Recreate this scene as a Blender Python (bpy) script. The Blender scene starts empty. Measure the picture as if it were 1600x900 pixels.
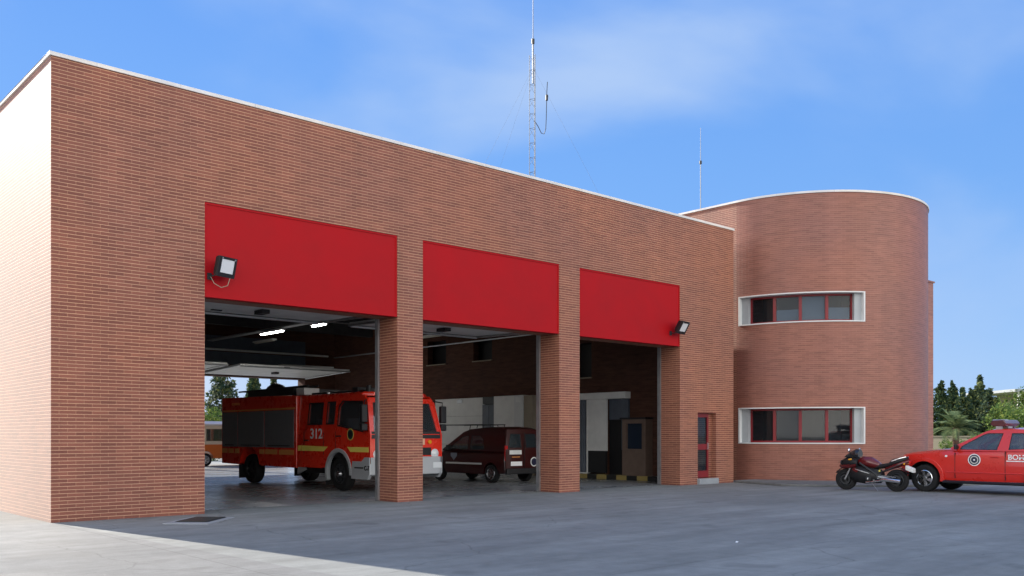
import bpy, math, random
from math import sin, cos, pi, radians, atan2, sqrt
from mathutils import Vector, Matrix
from mathutils.geometry import tessellate_polygon
random.seed(7)
C = bpy.context.scene.collection
SC = bpy.context.scene

# ------------------------------------------------------------------ camera, sky, sun, exposure
cam = bpy.data.objects.new('camera', bpy.data.cameras.new('camera')); C.objects.link(cam)
cam.location = (-4.96, -18.04, 1.6)
cam.rotation_euler = (radians(90), 0, -atan2(0.670, 0.742))
cam.data.sensor_width = 36; cam.data.lens = 32.22; cam.data.shift_y = 0.14375
cam.data.clip_start = 0.1; cam.data.clip_end = 3000
SC.camera = cam

SUN_EL = radians(26.5); SUN_AZ = radians(-8.5)      # azimuth from +Y, negative = towards -X
sd = Vector((sin(SUN_AZ)*cos(SUN_EL), cos(SUN_AZ)*cos(SUN_EL), sin(SUN_EL)))
sun = bpy.data.objects.new('sun', bpy.data.lights.new('sun', 'SUN')); C.objects.link(sun)
sun.data.energy = 5.0; sun.data.angle = radians(0.5); sun.data.color = (1.0, 0.93, 0.82)
sun.rotation_euler = sd.to_track_quat('Z', 'Y').to_euler()

w = bpy.data.worlds.new('World'); SC.world = w; w.use_nodes = True
nt = w.node_tree; nt.nodes.clear()
def nn(t, **k):
    n = nt.nodes.new(t)
    for a, b in k.items(): setattr(n, a, b)
    return n
K = 1/(0.15*2**0.9)                                   # display value -> background colour at strength 0.15, exposure 0.9
sky = nn('ShaderNodeTexSky', sky_type='NISHITA', sun_disc=False, sun_elevation=SUN_EL, sun_rotation=SUN_AZ)
sky.air_density = 1.0; sky.dust_density = 0.1; sky.ozone_density = 3.0
L = nt.links.new
tc = nn('ShaderNodeTexCoord'); sep = nn('ShaderNodeSeparateXYZ'); L(tc.outputs['Generated'], sep.inputs[0])
def colk(r, g, b, k=K): return (r*k, g*k, b*k, 1)
def mix(a, b, f, blend='MIX'):
    m = nn('ShaderNodeMix', data_type='RGBA', blend_type=blend)
    for sock, v in (('A', a), ('B', b), ('Factor', f)):
        if isinstance(v, (tuple, float, int)): m.inputs[sock].default_value = v
        else: L(v, m.inputs[sock])
    return m.outputs['Result']
def smooth(v, a, b, c=0.0, d=1.0):
    r = nn('ShaderNodeMapRange', interpolation_type='SMOOTHSTEP'); L(v, r.inputs['Value'])
    for k, q in zip(('From Min', 'From Max', 'To Min', 'To Max'), (a, b, c, d)): r.inputs[k].default_value = q
    return r.outputs[0]
low = mix(colk(0.34, 0.55, 0.90), colk(0.19, 0.43, 0.90), smooth(sep.outputs['Z'], 0.0, 0.22))
deep = mix(low, colk(0.10, 0.305, 0.87), smooth(sep.outputs['Z'], 0.12, 0.62))
base = mix(deep, sky.outputs[0], 0.08)
gd = nn('ShaderNodeVectorMath', operation='DOT_PRODUCT'); gd.inputs[1].default_value = (sin(SUN_AZ), cos(SUN_AZ), 0); L(tc.outputs['Generated'], gd.inputs[0])
gm = nn('ShaderNodeMath', operation='MULTIPLY'); L(smooth(gd.outputs['Value'], 0.72, 0.95), gm.inputs[0]); L(smooth(sep.outputs['Z'], 0.08, 0.24, 1.0, 0.0), gm.inputs[1])
base = mix(base, colk(1.0, 0.97, 0.90), gm.outputs[0])
# thin drifting cloud
mp = nn('ShaderNodeMapping'); mp.inputs['Scale'].default_value = (1.0, 1.0, 2.0); mp.inputs['Location'].default_value = (0.1, 2.2, 0.7); L(tc.outputs['Generated'], mp.inputs[0])
noi = nn('ShaderNodeTexNoise'); noi.inputs['Scale'].default_value = 2.1; noi.inputs['Detail'].default_value = 6; noi.inputs['Roughness'].default_value = 0.45; noi.inputs['Distortion'].default_value = 0.3; L(mp.outputs[0], noi.inputs['Vector'])
thin = mix(base, colk(0.46, 0.63, 0.94), smooth(noi.outputs['Fac'], 0.40, 0.68, 0.0, 0.92))
# unseen bright cloud bank added behind the camera to lift the shaded facade
dt = nn('ShaderNodeVectorMath', operation='DOT_PRODUCT'); dt.inputs[1].default_value = (-0.58, -0.80, 0.12); L(tc.outputs['Generated'], dt.inputs[0])
n2 = nn('ShaderNodeTexNoise'); n2.inputs['Scale'].default_value = 3.0; n2.inputs['Detail'].default_value = 6; L(tc.outputs['Generated'], n2.inputs['Vector'])
fill_bank0 = mix(colk(0.80, 0.95, 1.20), colk(3.2, 3.1, 2.9), smooth(n2.outputs['Fac'], 0.34, 0.56))
fill_bank = mix(fill_bank0, colk(0.62, 0.74, 0.95), smooth(sep.outputs['Z'], 0.30, 0.75))
allsky = mix(thin, fill_bank, smooth(dt.outputs['Value'], 0.0, 0.55))
bg = nn('ShaderNodeBackground'); bg.inputs['Strength'].default_value = 0.15
out = nn('ShaderNodeOutputWorld'); L(allsky, bg.inputs['Color']); L(bg.outputs[0], out.inputs[0])
SC.view_settings.view_transform = 'Standard'; SC.view_settings.look = 'None'
SC.view_settings.exposure = 0.9; SC.view_settings.gamma = 1
SC.cycles.max_bounces = 8; SC.cycles.transparent_max_bounces = 12

# ------------------------------------------------------------------ materials
def mat(name, col, rough=0.6, spec=0.5, metal=0.0, var=0.0, vscale=3.0, bump=0.0, bscale=40.0, coat=0.0, alpha=1.0, emit=None, detail=5):
    m = bpy.data.materials.new(name); m.use_nodes = True; t = m.node_tree; b = t.nodes['Principled BSDF']
    b.inputs['Base Color'].default_value = (*col, 1); b.inputs['Roughness'].default_value = rough
    b.inputs['Specular IOR Level'].default_value = spec; b.inputs['Metallic'].default_value = metal
    b.inputs['Coat Weight'].default_value = coat; b.inputs['Coat Roughness'].default_value = 0.05; b.inputs['Alpha'].default_value = alpha
    if emit: b.inputs['Emission Color'].default_value = (*emit[0], 1); b.inputs['Emission Strength'].default_value = emit[1]
    if var or bump:
        tcn = t.nodes.new('ShaderNodeTexCoord')
    if var:
        n = t.nodes.new('ShaderNodeTexNoise'); n.inputs['Scale'].default_value = vscale; n.inputs['Detail'].default_value = detail; n.inputs['Roughness'].default_value = 0.6
        t.links.new(tcn.outputs['Object'], n.inputs['Vector'])
        r = t.nodes.new('ShaderNodeMapRange'); r.inputs['From Min'].default_value = 0.3; r.inputs['From Max'].default_value = 0.7
        r.inputs['To Min'].default_value = 1-var; r.inputs['To Max'].default_value = 1+var
        mx = t.nodes.new('ShaderNodeMix'); mx.data_type = 'RGBA'; mx.blend_type = 'MULTIPLY'; mx.inputs['Factor'].default_value = 1
        mx.inputs['A'].default_value = (*col, 1)
        t.links.new(n.outputs['Fac'], r.inputs['Value']); t.links.new(r.outputs[0], mx.inputs['B']); t.links.new(mx.outputs['Result'], b.inputs['Base Color'])
        r2 = t.nodes.new('ShaderNodeMapRange'); r2.inputs['To Min'].default_value = max(0.02, rough-0.12); r2.inputs['To Max'].default_value = min(1, rough+0.12)
        t.links.new(n.outputs['Fac'], r2.inputs['Value']); t.links.new(r2.outputs[0], b.inputs['Roughness'])
    if bump:
        n2 = t.nodes.new('ShaderNodeTexNoise'); n2.inputs['Scale'].default_value = bscale; n2.inputs['Detail'].default_value = 4
        t.links.new(tcn.outputs['Object'], n2.inputs['Vector'])
        bn = t.nodes.new('ShaderNodeBump'); bn.inputs['Strength'].default_value = bump; bn.inputs['Distance'].default_value = 0.02
        t.links.new(n2.outputs['Fac'], bn.inputs['Height']); t.links.new(bn.outputs[0], b.inputs['Normal'])
    return m

def brick(name, c1, c2, mortar, bw=0.29, rh=0.0665, ms=0.0065, rough=0.5, spec=0.5, var=0.28, bias=0.0, bump=0.35):
    m = bpy.data.materials.new(name); m.use_nodes = True; t = m.node_tree; b = t.nodes['Principled BSDF']; l = t.links.new
    N = t.nodes.new
    tcn = N('ShaderNodeTexCoord'); br = N('ShaderNodeTexBrick'); br.offset = 0.5
    # very slight waviness of the courses
    nz = N('ShaderNodeTexNoise'); nz.inputs['Scale'].default_value = 0.8; l(tcn.outputs['UV'], nz.inputs['Vector'])
    ad = N('ShaderNodeVectorMath'); ad.operation = 'MULTIPLY_ADD'; ad.inputs[1].default_value = (0.012, 0.012, 0); l(nz.outputs['Color'], ad.inputs[0]); l(tcn.outputs['UV'], ad.inputs[2])
    l(ad.outputs[0], br.inputs['Vector'])
    br.inputs['Color1'].default_value = (*c1, 1); br.inputs['Color2'].default_value = (*c2, 1); br.inputs['Mortar'].default_value = (*mortar, 1)
    # head joints tinted towards the brick so the bed joints stand out
    sx = N('ShaderNodeSeparateXYZ'); l(ad.outputs[0], sx.inputs[0])
    md = N('ShaderNodeMath'); md.operation = 'PINGPONG'; md.inputs[1].default_value = rh/2; l(sx.outputs['Y'], md.inputs[0])
    hm = N('ShaderNodeMapRange'); hm.inputs['From Min'].default_value = ms*0.9; hm.inputs['From Max'].default_value = ms*1.3; hm.inputs['To Min'].default_value = 1.0; hm.inputs['To Max'].default_value = 0.35; l(md.outputs[0], hm.inputs['Value'])
    mc_ = N('ShaderNodeMix'); mc_.data_type = 'RGBA'; mc_.inputs['A'].default_value = (*[(a_+b__)/2 for a_, b__ in zip(c1, c2)], 1); mc_.inputs['B'].default_value = (*mortar, 1)
    l(hm.outputs[0], mc_.inputs['Factor']); l(mc_.outputs['Result'], br.inputs['Mortar'])
    br.inputs['Scale'].default_value = 1.0; br.inputs['Mortar Size'].default_value = ms; br.inputs['Mortar Smooth'].default_value = 0.25; br.inputs['Bias'].default_value = bias
    br.inputs['Brick Width'].default_value = bw; br.inputs['Row Height'].default_value = rh
    # per-course streaks: noise stretched along the courses, in tones from fresh orange to weathered purple
    mpn = N('ShaderNodeMapping'); mpn.inputs['Scale'].default_value = (1.3, 9.0, 1); l(tcn.outputs['UV'], mpn.inputs[0])
    n1 = N('ShaderNodeTexNoise'); n1.inputs['Scale'].default_value = 1.0; n1.inputs['Detail'].default_value = 6; n1.inputs['Roughness'].default_value = 0.65; l(mpn.outputs[0], n1.inputs['Vector'])
    n3 = N('ShaderNodeTexNoise'); n3.inputs['Scale'].default_value = 0.33; n3.inputs['Detail'].default_value = 3; l(tcn.outputs['UV'], n3.inputs['Vector'])
    r1 = N('ShaderNodeMapRange'); r1.inputs['From Min'].default_value = 0.28; r1.inputs['From Max'].default_value = 0.72; r1.inputs['To Min'].default_value = 1-var; r1.inputs['To Max'].default_value = 1+var
    l(n1.outputs['Fac'], r1.inputs['Value'])
    rp = N('ShaderNodeValToRGB'); rp.color_ramp.elements[0].position = 0.35; rp.color_ramp.elements[1].position = 0.65
    rp.color_ramp.elements[0].color = (0.90, 0.89, 0.93, 1); rp.color_ramp.elements[1].color = (1.08, 1.0, 0.92, 1); l(n3.outputs['Fac'], rp.inputs[0])
    mpv = N('ShaderNodeMapping'); mpv.inputs['Scale'].default_value = (1.6, 0.12, 1); l(tcn.outputs['UV'], mpv.inputs[0])
    n4 = N('ShaderNodeTexNoise'); n4.inputs['Scale'].default_value = 1.0; n4.inputs['Detail'].default_value = 5; l(mpv.outputs[0], n4.inputs['Vector'])
    r4 = N('ShaderNodeMapRange'); r4.inputs['From Min'].default_value = 0.35; r4.inputs['From Max'].default_value = 0.7; r4.inputs['To Min'].default_value = 1.05; r4.inputs['To Max'].default_value = 0.92; l(n4.outputs['Fac'], r4.inputs['Value'])
    mm = N('ShaderNodeMath'); mm.operation = 'MULTIPLY'; l(r1.outputs[0], mm.inputs[0]); l(r4.outputs[0], mm.inputs[1]); r1 = mm
    m1 = N('ShaderNodeMix'); m1.data_type = 'RGBA'; m1.blend_type = 'MULTIPLY'; m1.inputs['Factor'].default_value = 1
    m2 = N('ShaderNodeMix'); m2.data_type = 'RGBA'; m2.blend_type = 'MULTIPLY'; m2.inputs['Factor'].default_value = 1
    l(br.outputs['Color'], m1.inputs['A']); l(r1.outputs[0], m1.inputs['B']); l(m1.outputs['Result'], m2.inputs['A']); l(rp.outputs[0], m2.inputs['B'])
    l(m2.outputs['Result'], b.inputs['Base Color'])
    b.inputs['Roughness'].default_value = rough; b.inputs['Specular IOR Level'].default_value = spec
    if bump:
        bn = N('ShaderNodeBump'); bn.invert = True; bn.inputs['Strength'].default_value = bump; bn.inputs['Distance'].default_value = 0.008
        l(br.outputs['Fac'], bn.inputs['Height']); l(bn.outputs[0], b.inputs['Normal'])
    return m

def foliage(name, a, b_, c):
    m = bpy.data.materials.new(name); m.use_nodes = True; t = m.node_tree; b = t.nodes['Principled BSDF']
    g = t.nodes.new('ShaderNodeNewGeometry'); r = t.nodes.new('ShaderNodeValToRGB')
    r.color_ramp.elements[0].color = (*a, 1); r.color_ramp.elements[1].color = (*c, 1); e = r.color_ramp.elements.new(0.6); e.color = (*b_, 1)
    t.links.new(g.outputs['Random Per Island'], r.inputs[0]); t.links.new(r.outputs[0], b.inputs['Base Color'])
    b.inputs['Roughness'].default_value = 0.75; b.inputs['Specular IOR Level'].default_value = 0.2
    tr = t.nodes.new('ShaderNodeBsdfTranslucent'); mx = t.nodes.new('ShaderNodeMixShader'); mx.inputs[0].default_value = 0.3
    t.links.new(r.outputs[0], tr.inputs['Color']); t.links.new(b.outputs[0], mx.inputs[1]); t.links.new(tr.outputs[0], mx.inputs[2])
    t.links.new(mx.outputs[0], t.nodes['Material Output'].inputs['Surface'])
    return m

def ground_mat(name, col, rough=0.8, joint=0.0, jw=3.0, spec=0.35, crack=0.0):
    m = bpy.data.materials.new(name); m.use_nodes = True; t = m.node_tree; b = t.nodes['Principled BSDF']; l = t.links.new; N = t.nodes.new
    tcn = N('ShaderNodeTexCoord'); obj_ = tcn.outputs['Object']
    def noise(s, d, r=0.6, vec=None):
        n = N('ShaderNodeTexNoise'); n.inputs['Scale'].default_value = s; n.inputs['Detail'].default_value = d; n.inputs['Roughness'].default_value = r; l(vec or obj_, n.inputs['Vector']); return n.outputs['Fac']
    def rng(v, a, b2, c, d):
        r = N('ShaderNodeMapRange'); r.inputs['From Min'].default_value = a; r.inputs['From Max'].default_value = b2; r.inputs['To Min'].default_value = c; r.inputs['To Max'].default_value = d; l(v, r.inputs['Value']); return r.outputs[0]
    def mul(a, b2):
        r = N('ShaderNodeMath'); r.operation = 'MULTIPLY'; l(a, r.inputs[0]); l(b2, r.inputs[1]); return r.outputs[0]
    mpn = N('ShaderNodeMapping'); mpn.inputs['Rotation'].default_value = (0, 0, radians(38)); mpn.inputs['Scale'].default_value = (0.25, 1.6, 1); l(obj_, mpn.inputs[0])
    f = mul(rng(noise(0.22, 4), 0.3, 0.7, 0.82, 1.18), rng(noise(1.0, 6, 0.65, mpn.outputs[0]), 0.3, 0.7, 0.78, 1.20))
    f = mul(f, rng(noise(3.5, 8, 0.75), 0.25, 0.75, 0.84, 1.16)); f = mul(f, rng(noise(70, 4, 0.8), 0.25, 0.75, 0.74, 1.26))
    f = mul(f, rng(noise(0.9, 2, 0.4), 0.66, 0.72, 1.0, 0.78))      # oil spots
    if crack:
        vo = N('ShaderNodeTexVoronoi'); vo.feature = 'DISTANCE_TO_EDGE'; vo.inputs['Scale'].default_value = 0.22
        wv = N('ShaderNodeVectorMath'); wv.operation = 'MULTIPLY_ADD'; wv.inputs[1].default_value = (0.5, 0.5, 0)
        nz = N('ShaderNodeTexNoise'); nz.inputs['Scale'].default_value = 1.5; nz.inputs['Detail'].default_value = 6; l(obj_, nz.inputs['Vector']); l(nz.outputs['Color'], wv.inputs[0]); l(obj_, wv.inputs[2]); l(wv.outputs[0], vo.inputs['Vector'])
        f = mul(f, rng(vo.outputs['Distance'], 0.0, 0.004, 1-crack, 1.0))
    if joint:
        br = N('ShaderNodeTexBrick'); br.offset = 0.0; br.inputs['Brick Width'].default_value = jw; br.inputs['Row Height'].default_value = jw; br.inputs['Mortar Size'].default_value = 0.012; br.inputs['Scale'].default_value = 1
        l(obj_, br.inputs['Vector']); f = mul(f, rng(br.outputs['Fac'], 0, 1, 1.0, 1-joint))
    mx = N('ShaderNodeMix'); mx.data_type = 'RGBA'; mx.blend_type = 'MULTIPLY'; mx.inputs['Factor'].default_value = 1; mx.inputs['A'].default_value = (*col, 1)
    l(f, mx.inputs['B']); l(mx.outputs['Result'], b.inputs['Base Color'])
    l(rng(noise(0.6, 5), 0.3, 0.7, rough-0.12, rough+0.1), b.inputs['Roughness']); b.inputs['Specular IOR Level'].default_value = spec
    bn = N('ShaderNodeBump'); bn.inputs['Strength'].default_value = 0.25; bn.inputs['Distance'].default_value = 0.01; l(noise(60, 5, 0.7), bn.inputs['Height']); l(bn.outputs[0], b.inputs['Normal'])
    return m

BRC = ((0.200, 0.065, 0.043), (0.280, 0.097, 0.062), (0.58, 0.33, 0.20))
BR = brick('brick_facade', *BRC, ms=0.0068, var=0.13, rough=0.7, spec=0.5)
BRSUNLIT = brick('brick_sunlit', *BRC, ms=0.0068, var=0.13, rough=0.62, spec=0.8)  # same brick as the facade, sunlit whitening put in as sheen
BRSUNLIT.node_tree.nodes['Principled BSDF'].inputs['Sheen Weight'].default_value = 0.48
BRSUNLIT.node_tree.nodes['Principled BSDF'].inputs['Sheen Roughness'].default_value = 0.35
BRSUNLIT.node_tree.nodes['Principled BSDF'].inputs['Sheen Tint'].default_value = (1.0, 0.92, 0.84, 1)
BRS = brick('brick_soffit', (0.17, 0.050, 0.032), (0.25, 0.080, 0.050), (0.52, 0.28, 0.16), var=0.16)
BRT = brick('brick_tower', (0.240, 0.088, 0.062), (0.298, 0.113, 0.082), (0.40, 0.22, 0.15), bw=0.26, rh=0.066, ms=0.005, var=0.15)
BRW = brick('brick_wing', (0.32, 0.12, 0.08), (0.36, 0.15, 0.10), (0.45, 0.26, 0.18), ms=0.004)
BRI_SHADE = brick('brick_inside_shaded', (0.085, 0.040, 0.028), (0.11, 0.052, 0.036), (0.12, 0.062, 0.045), ms=0.004, rough=0.8, spec=0.2)  # same brick, darkened so the hall's shade sits in the colour
WHITE = mat('white_paint', (0.80, 0.79, 0.76), 0.5, var=0.05, vscale=2)
STONEG = mat('grey_stone', (0.30, 0.32, 0.34), 0.7, var=0.1)
COPING = brick('coping_white', (0.80, 0.79, 0.77), (0.72, 0.71, 0.69), (0.30, 0.29, 0.28), bw=1.6, rh=20.0, ms=0.006, rough=0.55, spec=0.4, var=0.1, bump=0)
RED = mat('red_panel', (0.40, 0.004, 0.008), 0.55, 0.15, var=0.08, vscale=0.9, bump=0.02, bscale=1.2)
REDF = mat('red_frame', (0.21, 0.006, 0.011), 0.4, var=0.1)
DARKM = mat('dark_metal', (0.025, 0.027, 0.03), 0.45, 0.4, var=0.2)
BLACK = mat('black_plastic', (0.012, 0.012, 0.014), 0.5, 0.4)
RUB = mat('tyre_rubber', (0.014, 0.014, 0.015), 0.85, 0.3, bump=0.2)
STEEL = mat('galvanised_steel', (0.42, 0.43, 0.44), 0.45, metal=0.8, var=0.15, vscale=6)
CHROME = mat('alloy', (0.75, 0.76, 0.78), 0.22, metal=1.0, var=0.06, vscale=8)
MAST = mat('mast_steel', (0.22, 0.235, 0.26), 0.5, metal=0.4)
GREYP = mat('grey_door_panel', (0.74, 0.75, 0.73), 0.5, var=0.1, vscale=1.5)
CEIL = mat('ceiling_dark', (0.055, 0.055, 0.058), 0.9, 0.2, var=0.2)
WALLP = mat('grey_white_panel', (0.78, 0.78, 0.75), 0.6, var=0.1, vscale=1.2)
BLUEG = mat('blue_grey_panel', (0.09, 0.11, 0.14), 0.5, var=0.15)
GROUND = ground_mat('asphalt_concrete', (0.215, 0.224, 0.216), 0.8, crack=0.3, joint=0.22, jw=5.5)
PAVE = ground_mat('pale_concrete', (0.185, 0.188, 0.186), 0.85, joint=0.3, jw=4.0, crack=0.3)
FLOOR = ground_mat('polished_floor', (0.25, 0.265, 0.28), 0.30, joint=0.25, jw=5.5, spec=0.5)
GLASSD = mat('window_glass', (0.02, 0.025, 0.03), 0.03, 0.5, alpha=0.36)
CARGL = mat('vehicle_glass', (0.04, 0.055, 0.065), 0.03, 1.0, alpha=0.48)
for g_, i_ in ((GLASSD, 1.65), (CARGL, 1.7)): g_.node_tree.nodes['Principled BSDF'].inputs['IOR'].default_value = i_
FIRE = mat('fire_engine_red', (0.82, 0.030, 0.010), 0.28, 0.5, coat=0.6, var=0.06)
PICK = mat('pickup_red', (0.62, 0.022, 0.014), 0.3, 0.5, coat=0.8, var=0.04)
MAROON = mat('maroon_paint', (0.036, 0.002, 0.002), 0.3, 0.5, coat=0.8)
SILV = mat('bumper_silver', (0.50, 0.52, 0.54), 0.4, 0.5, metal=0.15, var=0.05)
SHUT = mat('roller_shutter', (0.22, 0.235, 0.25), 0.45, 0.5, metal=0.3, var=0.06)
YEL = mat('reflective_yellow', (1.0, 0.80, 0.16), 0.3)
ORA = mat('reflective_orange', (0.85, 0.35, 0.10), 0.35)
LAMPG = mat('lamp_glass', (0.75, 0.78, 0.80), 0.1, 0.8)
AMBER = mat('amber_lens', (0.8, 0.35, 0.02), 0.2)
REDL = mat('red_lens', (0.5, 0.01, 0.01), 0.15)
SEAT = mat('seat_cloth', (0.05, 0.055, 0.065), 0.9)
OFFW = mat('white_plastic', (0.88, 0.88, 0.88), 0.4)
TRUNK = mat('bark', (0.09, 0.06, 0.045), 0.9, var=0.3, vscale=5)
DARKLEAF = foliage('dark_conifer_leaf', (0.016, 0.036, 0.024), (0.040, 0.075, 0.038), (0.16, 0.18, 0.055))
MIDLEAF = foliage('mid_leaf', (0.05, 0.095, 0.025), (0.10, 0.17, 0.04), (0.24, 0.28, 0.06))
PALML = foliage('palm_leaf', (0.09, 0.14, 0.07), (0.16, 0.22, 0.10), (0.30, 0.33, 0.14))
GRASS = mat('lawn', (0.10, 0.14, 0.04), 0.95, 0.1, var=0.35, vscale=2)
BEIGE = mat('beige_render', (0.33, 0.28, 0.21), 0.8, var=0.08)
CREAM = mat('cream_paint', (0.75, 0.66, 0.50), 0.4, coat=0.3)
ORANGE = mat('orange_paint', (0.75, 0.18, 0.03), 0.35, coat=0.4)

# ------------------------------------------------------------------ mesh builder
SEPARATE = {'guide_rail', 'side_reveal', 'hanger', 'pane', 'handle', 'screw', 'clamp', 'beacon', 'mud_flap', 'door_seam', 'guy_wire', 'door_jamb', 'rear_panel', 'ceiling_beam', 'mount', 'headlight', 'mirror', 'door', 'cab_floor', 'rim_band'}
class MB:
    def __init__(s): s.v = []; s.f = []; s.uv = {}
    def face(s, pts, uv=None):
        i = len(s.v); s.v += [Vector(p) for p in pts]; s.f.append(tuple(range(i, i+len(pts))))
        if uv: s.uv[len(s.f)-1] = uv
        return s
    def box(s, x0, x1, y0, y1, z0, z1, M=None):
        p = [Vector((x, y, z)) for z in (z0, z1) for x, y in ((x0, y0), (x1, y0), (x1, y1), (x0, y1))]
        if M is not None: p = [M @ q for q in p]
        i = len(s.v); s.v += p
        for q in ((3, 2, 1, 0), (4, 5, 6, 7), (0, 1, 5, 4), (1, 2, 6, 5), (2, 3, 7, 6), (3, 0, 4, 7)): s.f.append(tuple(i+k for k in q))
        return s
    def loft(s, rings, caps=True, closed=True):
        i = len(s.v); n = len(rings[0])
        for r in rings: s.v += [Vector(p) for p in r]
        for a in range(len(rings)-1):
            for b in range(n if closed else n-1):
                c = (b+1) % n
                s.f.append((i+a*n+b, i+a*n+c, i+(a+1)*n+c, i+(a+1)*n+b))
        if caps:
            s.f.append(tuple(i+b for b in reversed(range(n)))); s.f.append(tuple(i+(len(rings)-1)*n+b for b in range(n)))
        return s
    def cyl(s, p0, p1, r0, r1=None, n=10, caps=True):
        p0 = Vector(p0); p1 = Vector(p1); r1 = r0 if r1 is None else r1
        q = (p1-p0).to_track_quat('Z', 'Y').to_matrix()
        rg = [[c + q @ Vector((cos(2*pi*k/n)*r, sin(2*pi*k/n)*r, 0)) for k in range(n)] for c, r in ((p0, r0), (p1, r1))]
        return s.loft(rg, caps)
    def tube(s, pts, r, n=8):
        pts = [Vector(p) for p in pts]; rg = []
        rr = r if isinstance(r, (list, tuple)) else [r]*len(pts)
        for i, p in enumerate(pts):
            d = (pts[min(i+1, len(pts)-1)] - pts[max(i-1, 0)]).normalized()
            u = d.cross(Vector((0.13, 0.31, 0.94))); 
            if u.length < 1e-3: u = d.cross(Vector((1, 0, 0)))
            u.normalize(); v = d.cross(u)
            rg.append([p + (u*cos(2*pi*k/n) + v*sin(2*pi*k/n))*rr[i] for k in range(n)])
        return s.loft(rg)
    def lathe(s, prof, centre, axis='y', n=24, closed=True):
        c = Vector(centre); rg = []
        for r, o in prof:
            ring = []
            for k in range(n):
                a = 2*pi*k/n
                if axis == 'y': ring.append(c + Vector((r*cos(a), o, r*sin(a))))
                elif axis == 'x': ring.append(c + Vector((o, r*cos(a), r*sin(a))))
                else: ring.append(c + Vector((r*cos(a), r*sin(a), o)))
            rg.append(ring)
        return s.loft(rg, closed)
    def plate(s, outer, holes, fn, t, reveal=True):
        """flat plate with holes: outline points (a,b) -> fn(a,b,c), c from 0 to t"""
        loops = [outer]+list(holes)
        flat = [p for lo in loops for p in lo]
        tris = tessellate_polygon([[Vector((p[0], p[1], 0)) for p in lo] for lo in loops])
        for c in (0, t):
            for tr in tris: s.face([fn(*flat[k], c) for k in tr], [flat[k] for k in tr])
        for lo in loops:
            for k in range(len(lo)):
                p, q = lo[k], lo[(k+1) % len(lo)]
                du = sqrt((p[0]-q[0])**2+(p[1]-q[1])**2)
                horizontal = abs(p[0]-q[0]) > abs(p[1]-q[1])
                uv = [(p[0], 0), (q[0], 0), (q[0], t), (p[0], t)] if horizontal else [(0, p[1]), (0, q[1]), (t, q[1]), (t, p[1])]
                s.face([fn(*p, 0), fn(*q, 0), fn(*q, t), fn(*p, t)], uv)
        return s
    @staticmethod
    def second(o, m, test):
        o.data.materials.append(m)
        for p in o.data.polygons:
            if test(p): p.material_index = 1
    def islands(s):
        par = list(range(len(s.v)))
        def find(a):
            while par[a] != a: par[a] = par[par[a]]; a = par[a]
            return a
        for f in s.f:
            for q in f[1:]: par[find(q)] = find(f[0])
        out = {}
        for k, f in enumerate(s.f):
            m = out.setdefault(find(f[0]), MB()); i = len(m.v); m.v += [s.v[q] for q in f]; m.f.append(tuple(range(i, i+len(f))))
            if k in s.uv: m.uv[len(m.f)-1] = s.uv[k]
        return list(out.values())
    def build(s, name, m, parent=None, smooth=None, bevel=0, seg=2, loc=None, merge=True):
        if name in SEPARATE:
            return [q.build1(name, m, parent, smooth, bevel, seg, loc) for q in s.islands()][0]
        return s.build1(name, m, parent, smooth, bevel, seg, loc, merge)
    def build1(s, name, m, parent=None, smooth=None, bevel=0, seg=2, loc=None, merge=True):
        me = bpy.data.meshes.new(name); me.from_pydata([tuple(v) for v in s.v], [], s.f)
        uvl = me.uv_layers.new(name='UVMap').data
        for p in me.polygons:
            e = s.uv.get(p.index)
            if e is None:
                a = [abs(x) for x in p.normal]; ax = a.index(max(a))
                e = []
                for vi in p.vertices:
                    c = s.v[vi]; e.append((c.y, c.z) if ax == 0 else (c.x, c.z) if ax == 1 else (c.x, c.y))
            for k, li in enumerate(p.loop_indices): uvl[li].uv = e[k]
        import bmesh
        b = bmesh.new(); b.from_mesh(me)
        if merge: bmesh.ops.remove_doubles(b, verts=b.verts, dist=1e-5)
        bmesh.ops.recalc_face_normals(b, faces=b.faces); b.to_mesh(me); b.free()
        me.materials.append(m)
        if smooth is not None: me.shade_smooth(); me.set_sharp_from_angle(angle=radians(smooth))
        o = bpy.data.objects.new(name, me); C.objects.link(o)
        if parent is not None: o.parent = parent
        if loc is not None: o.location = loc
        if bevel:
            md = o.modifiers.new('bevel', 'BEVEL'); md.width = bevel; md.segments = seg; md.limit_method = 'ANGLE'; md.angle_limit = radians(40); md.harden_normals = smooth is not None
        return o

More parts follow.
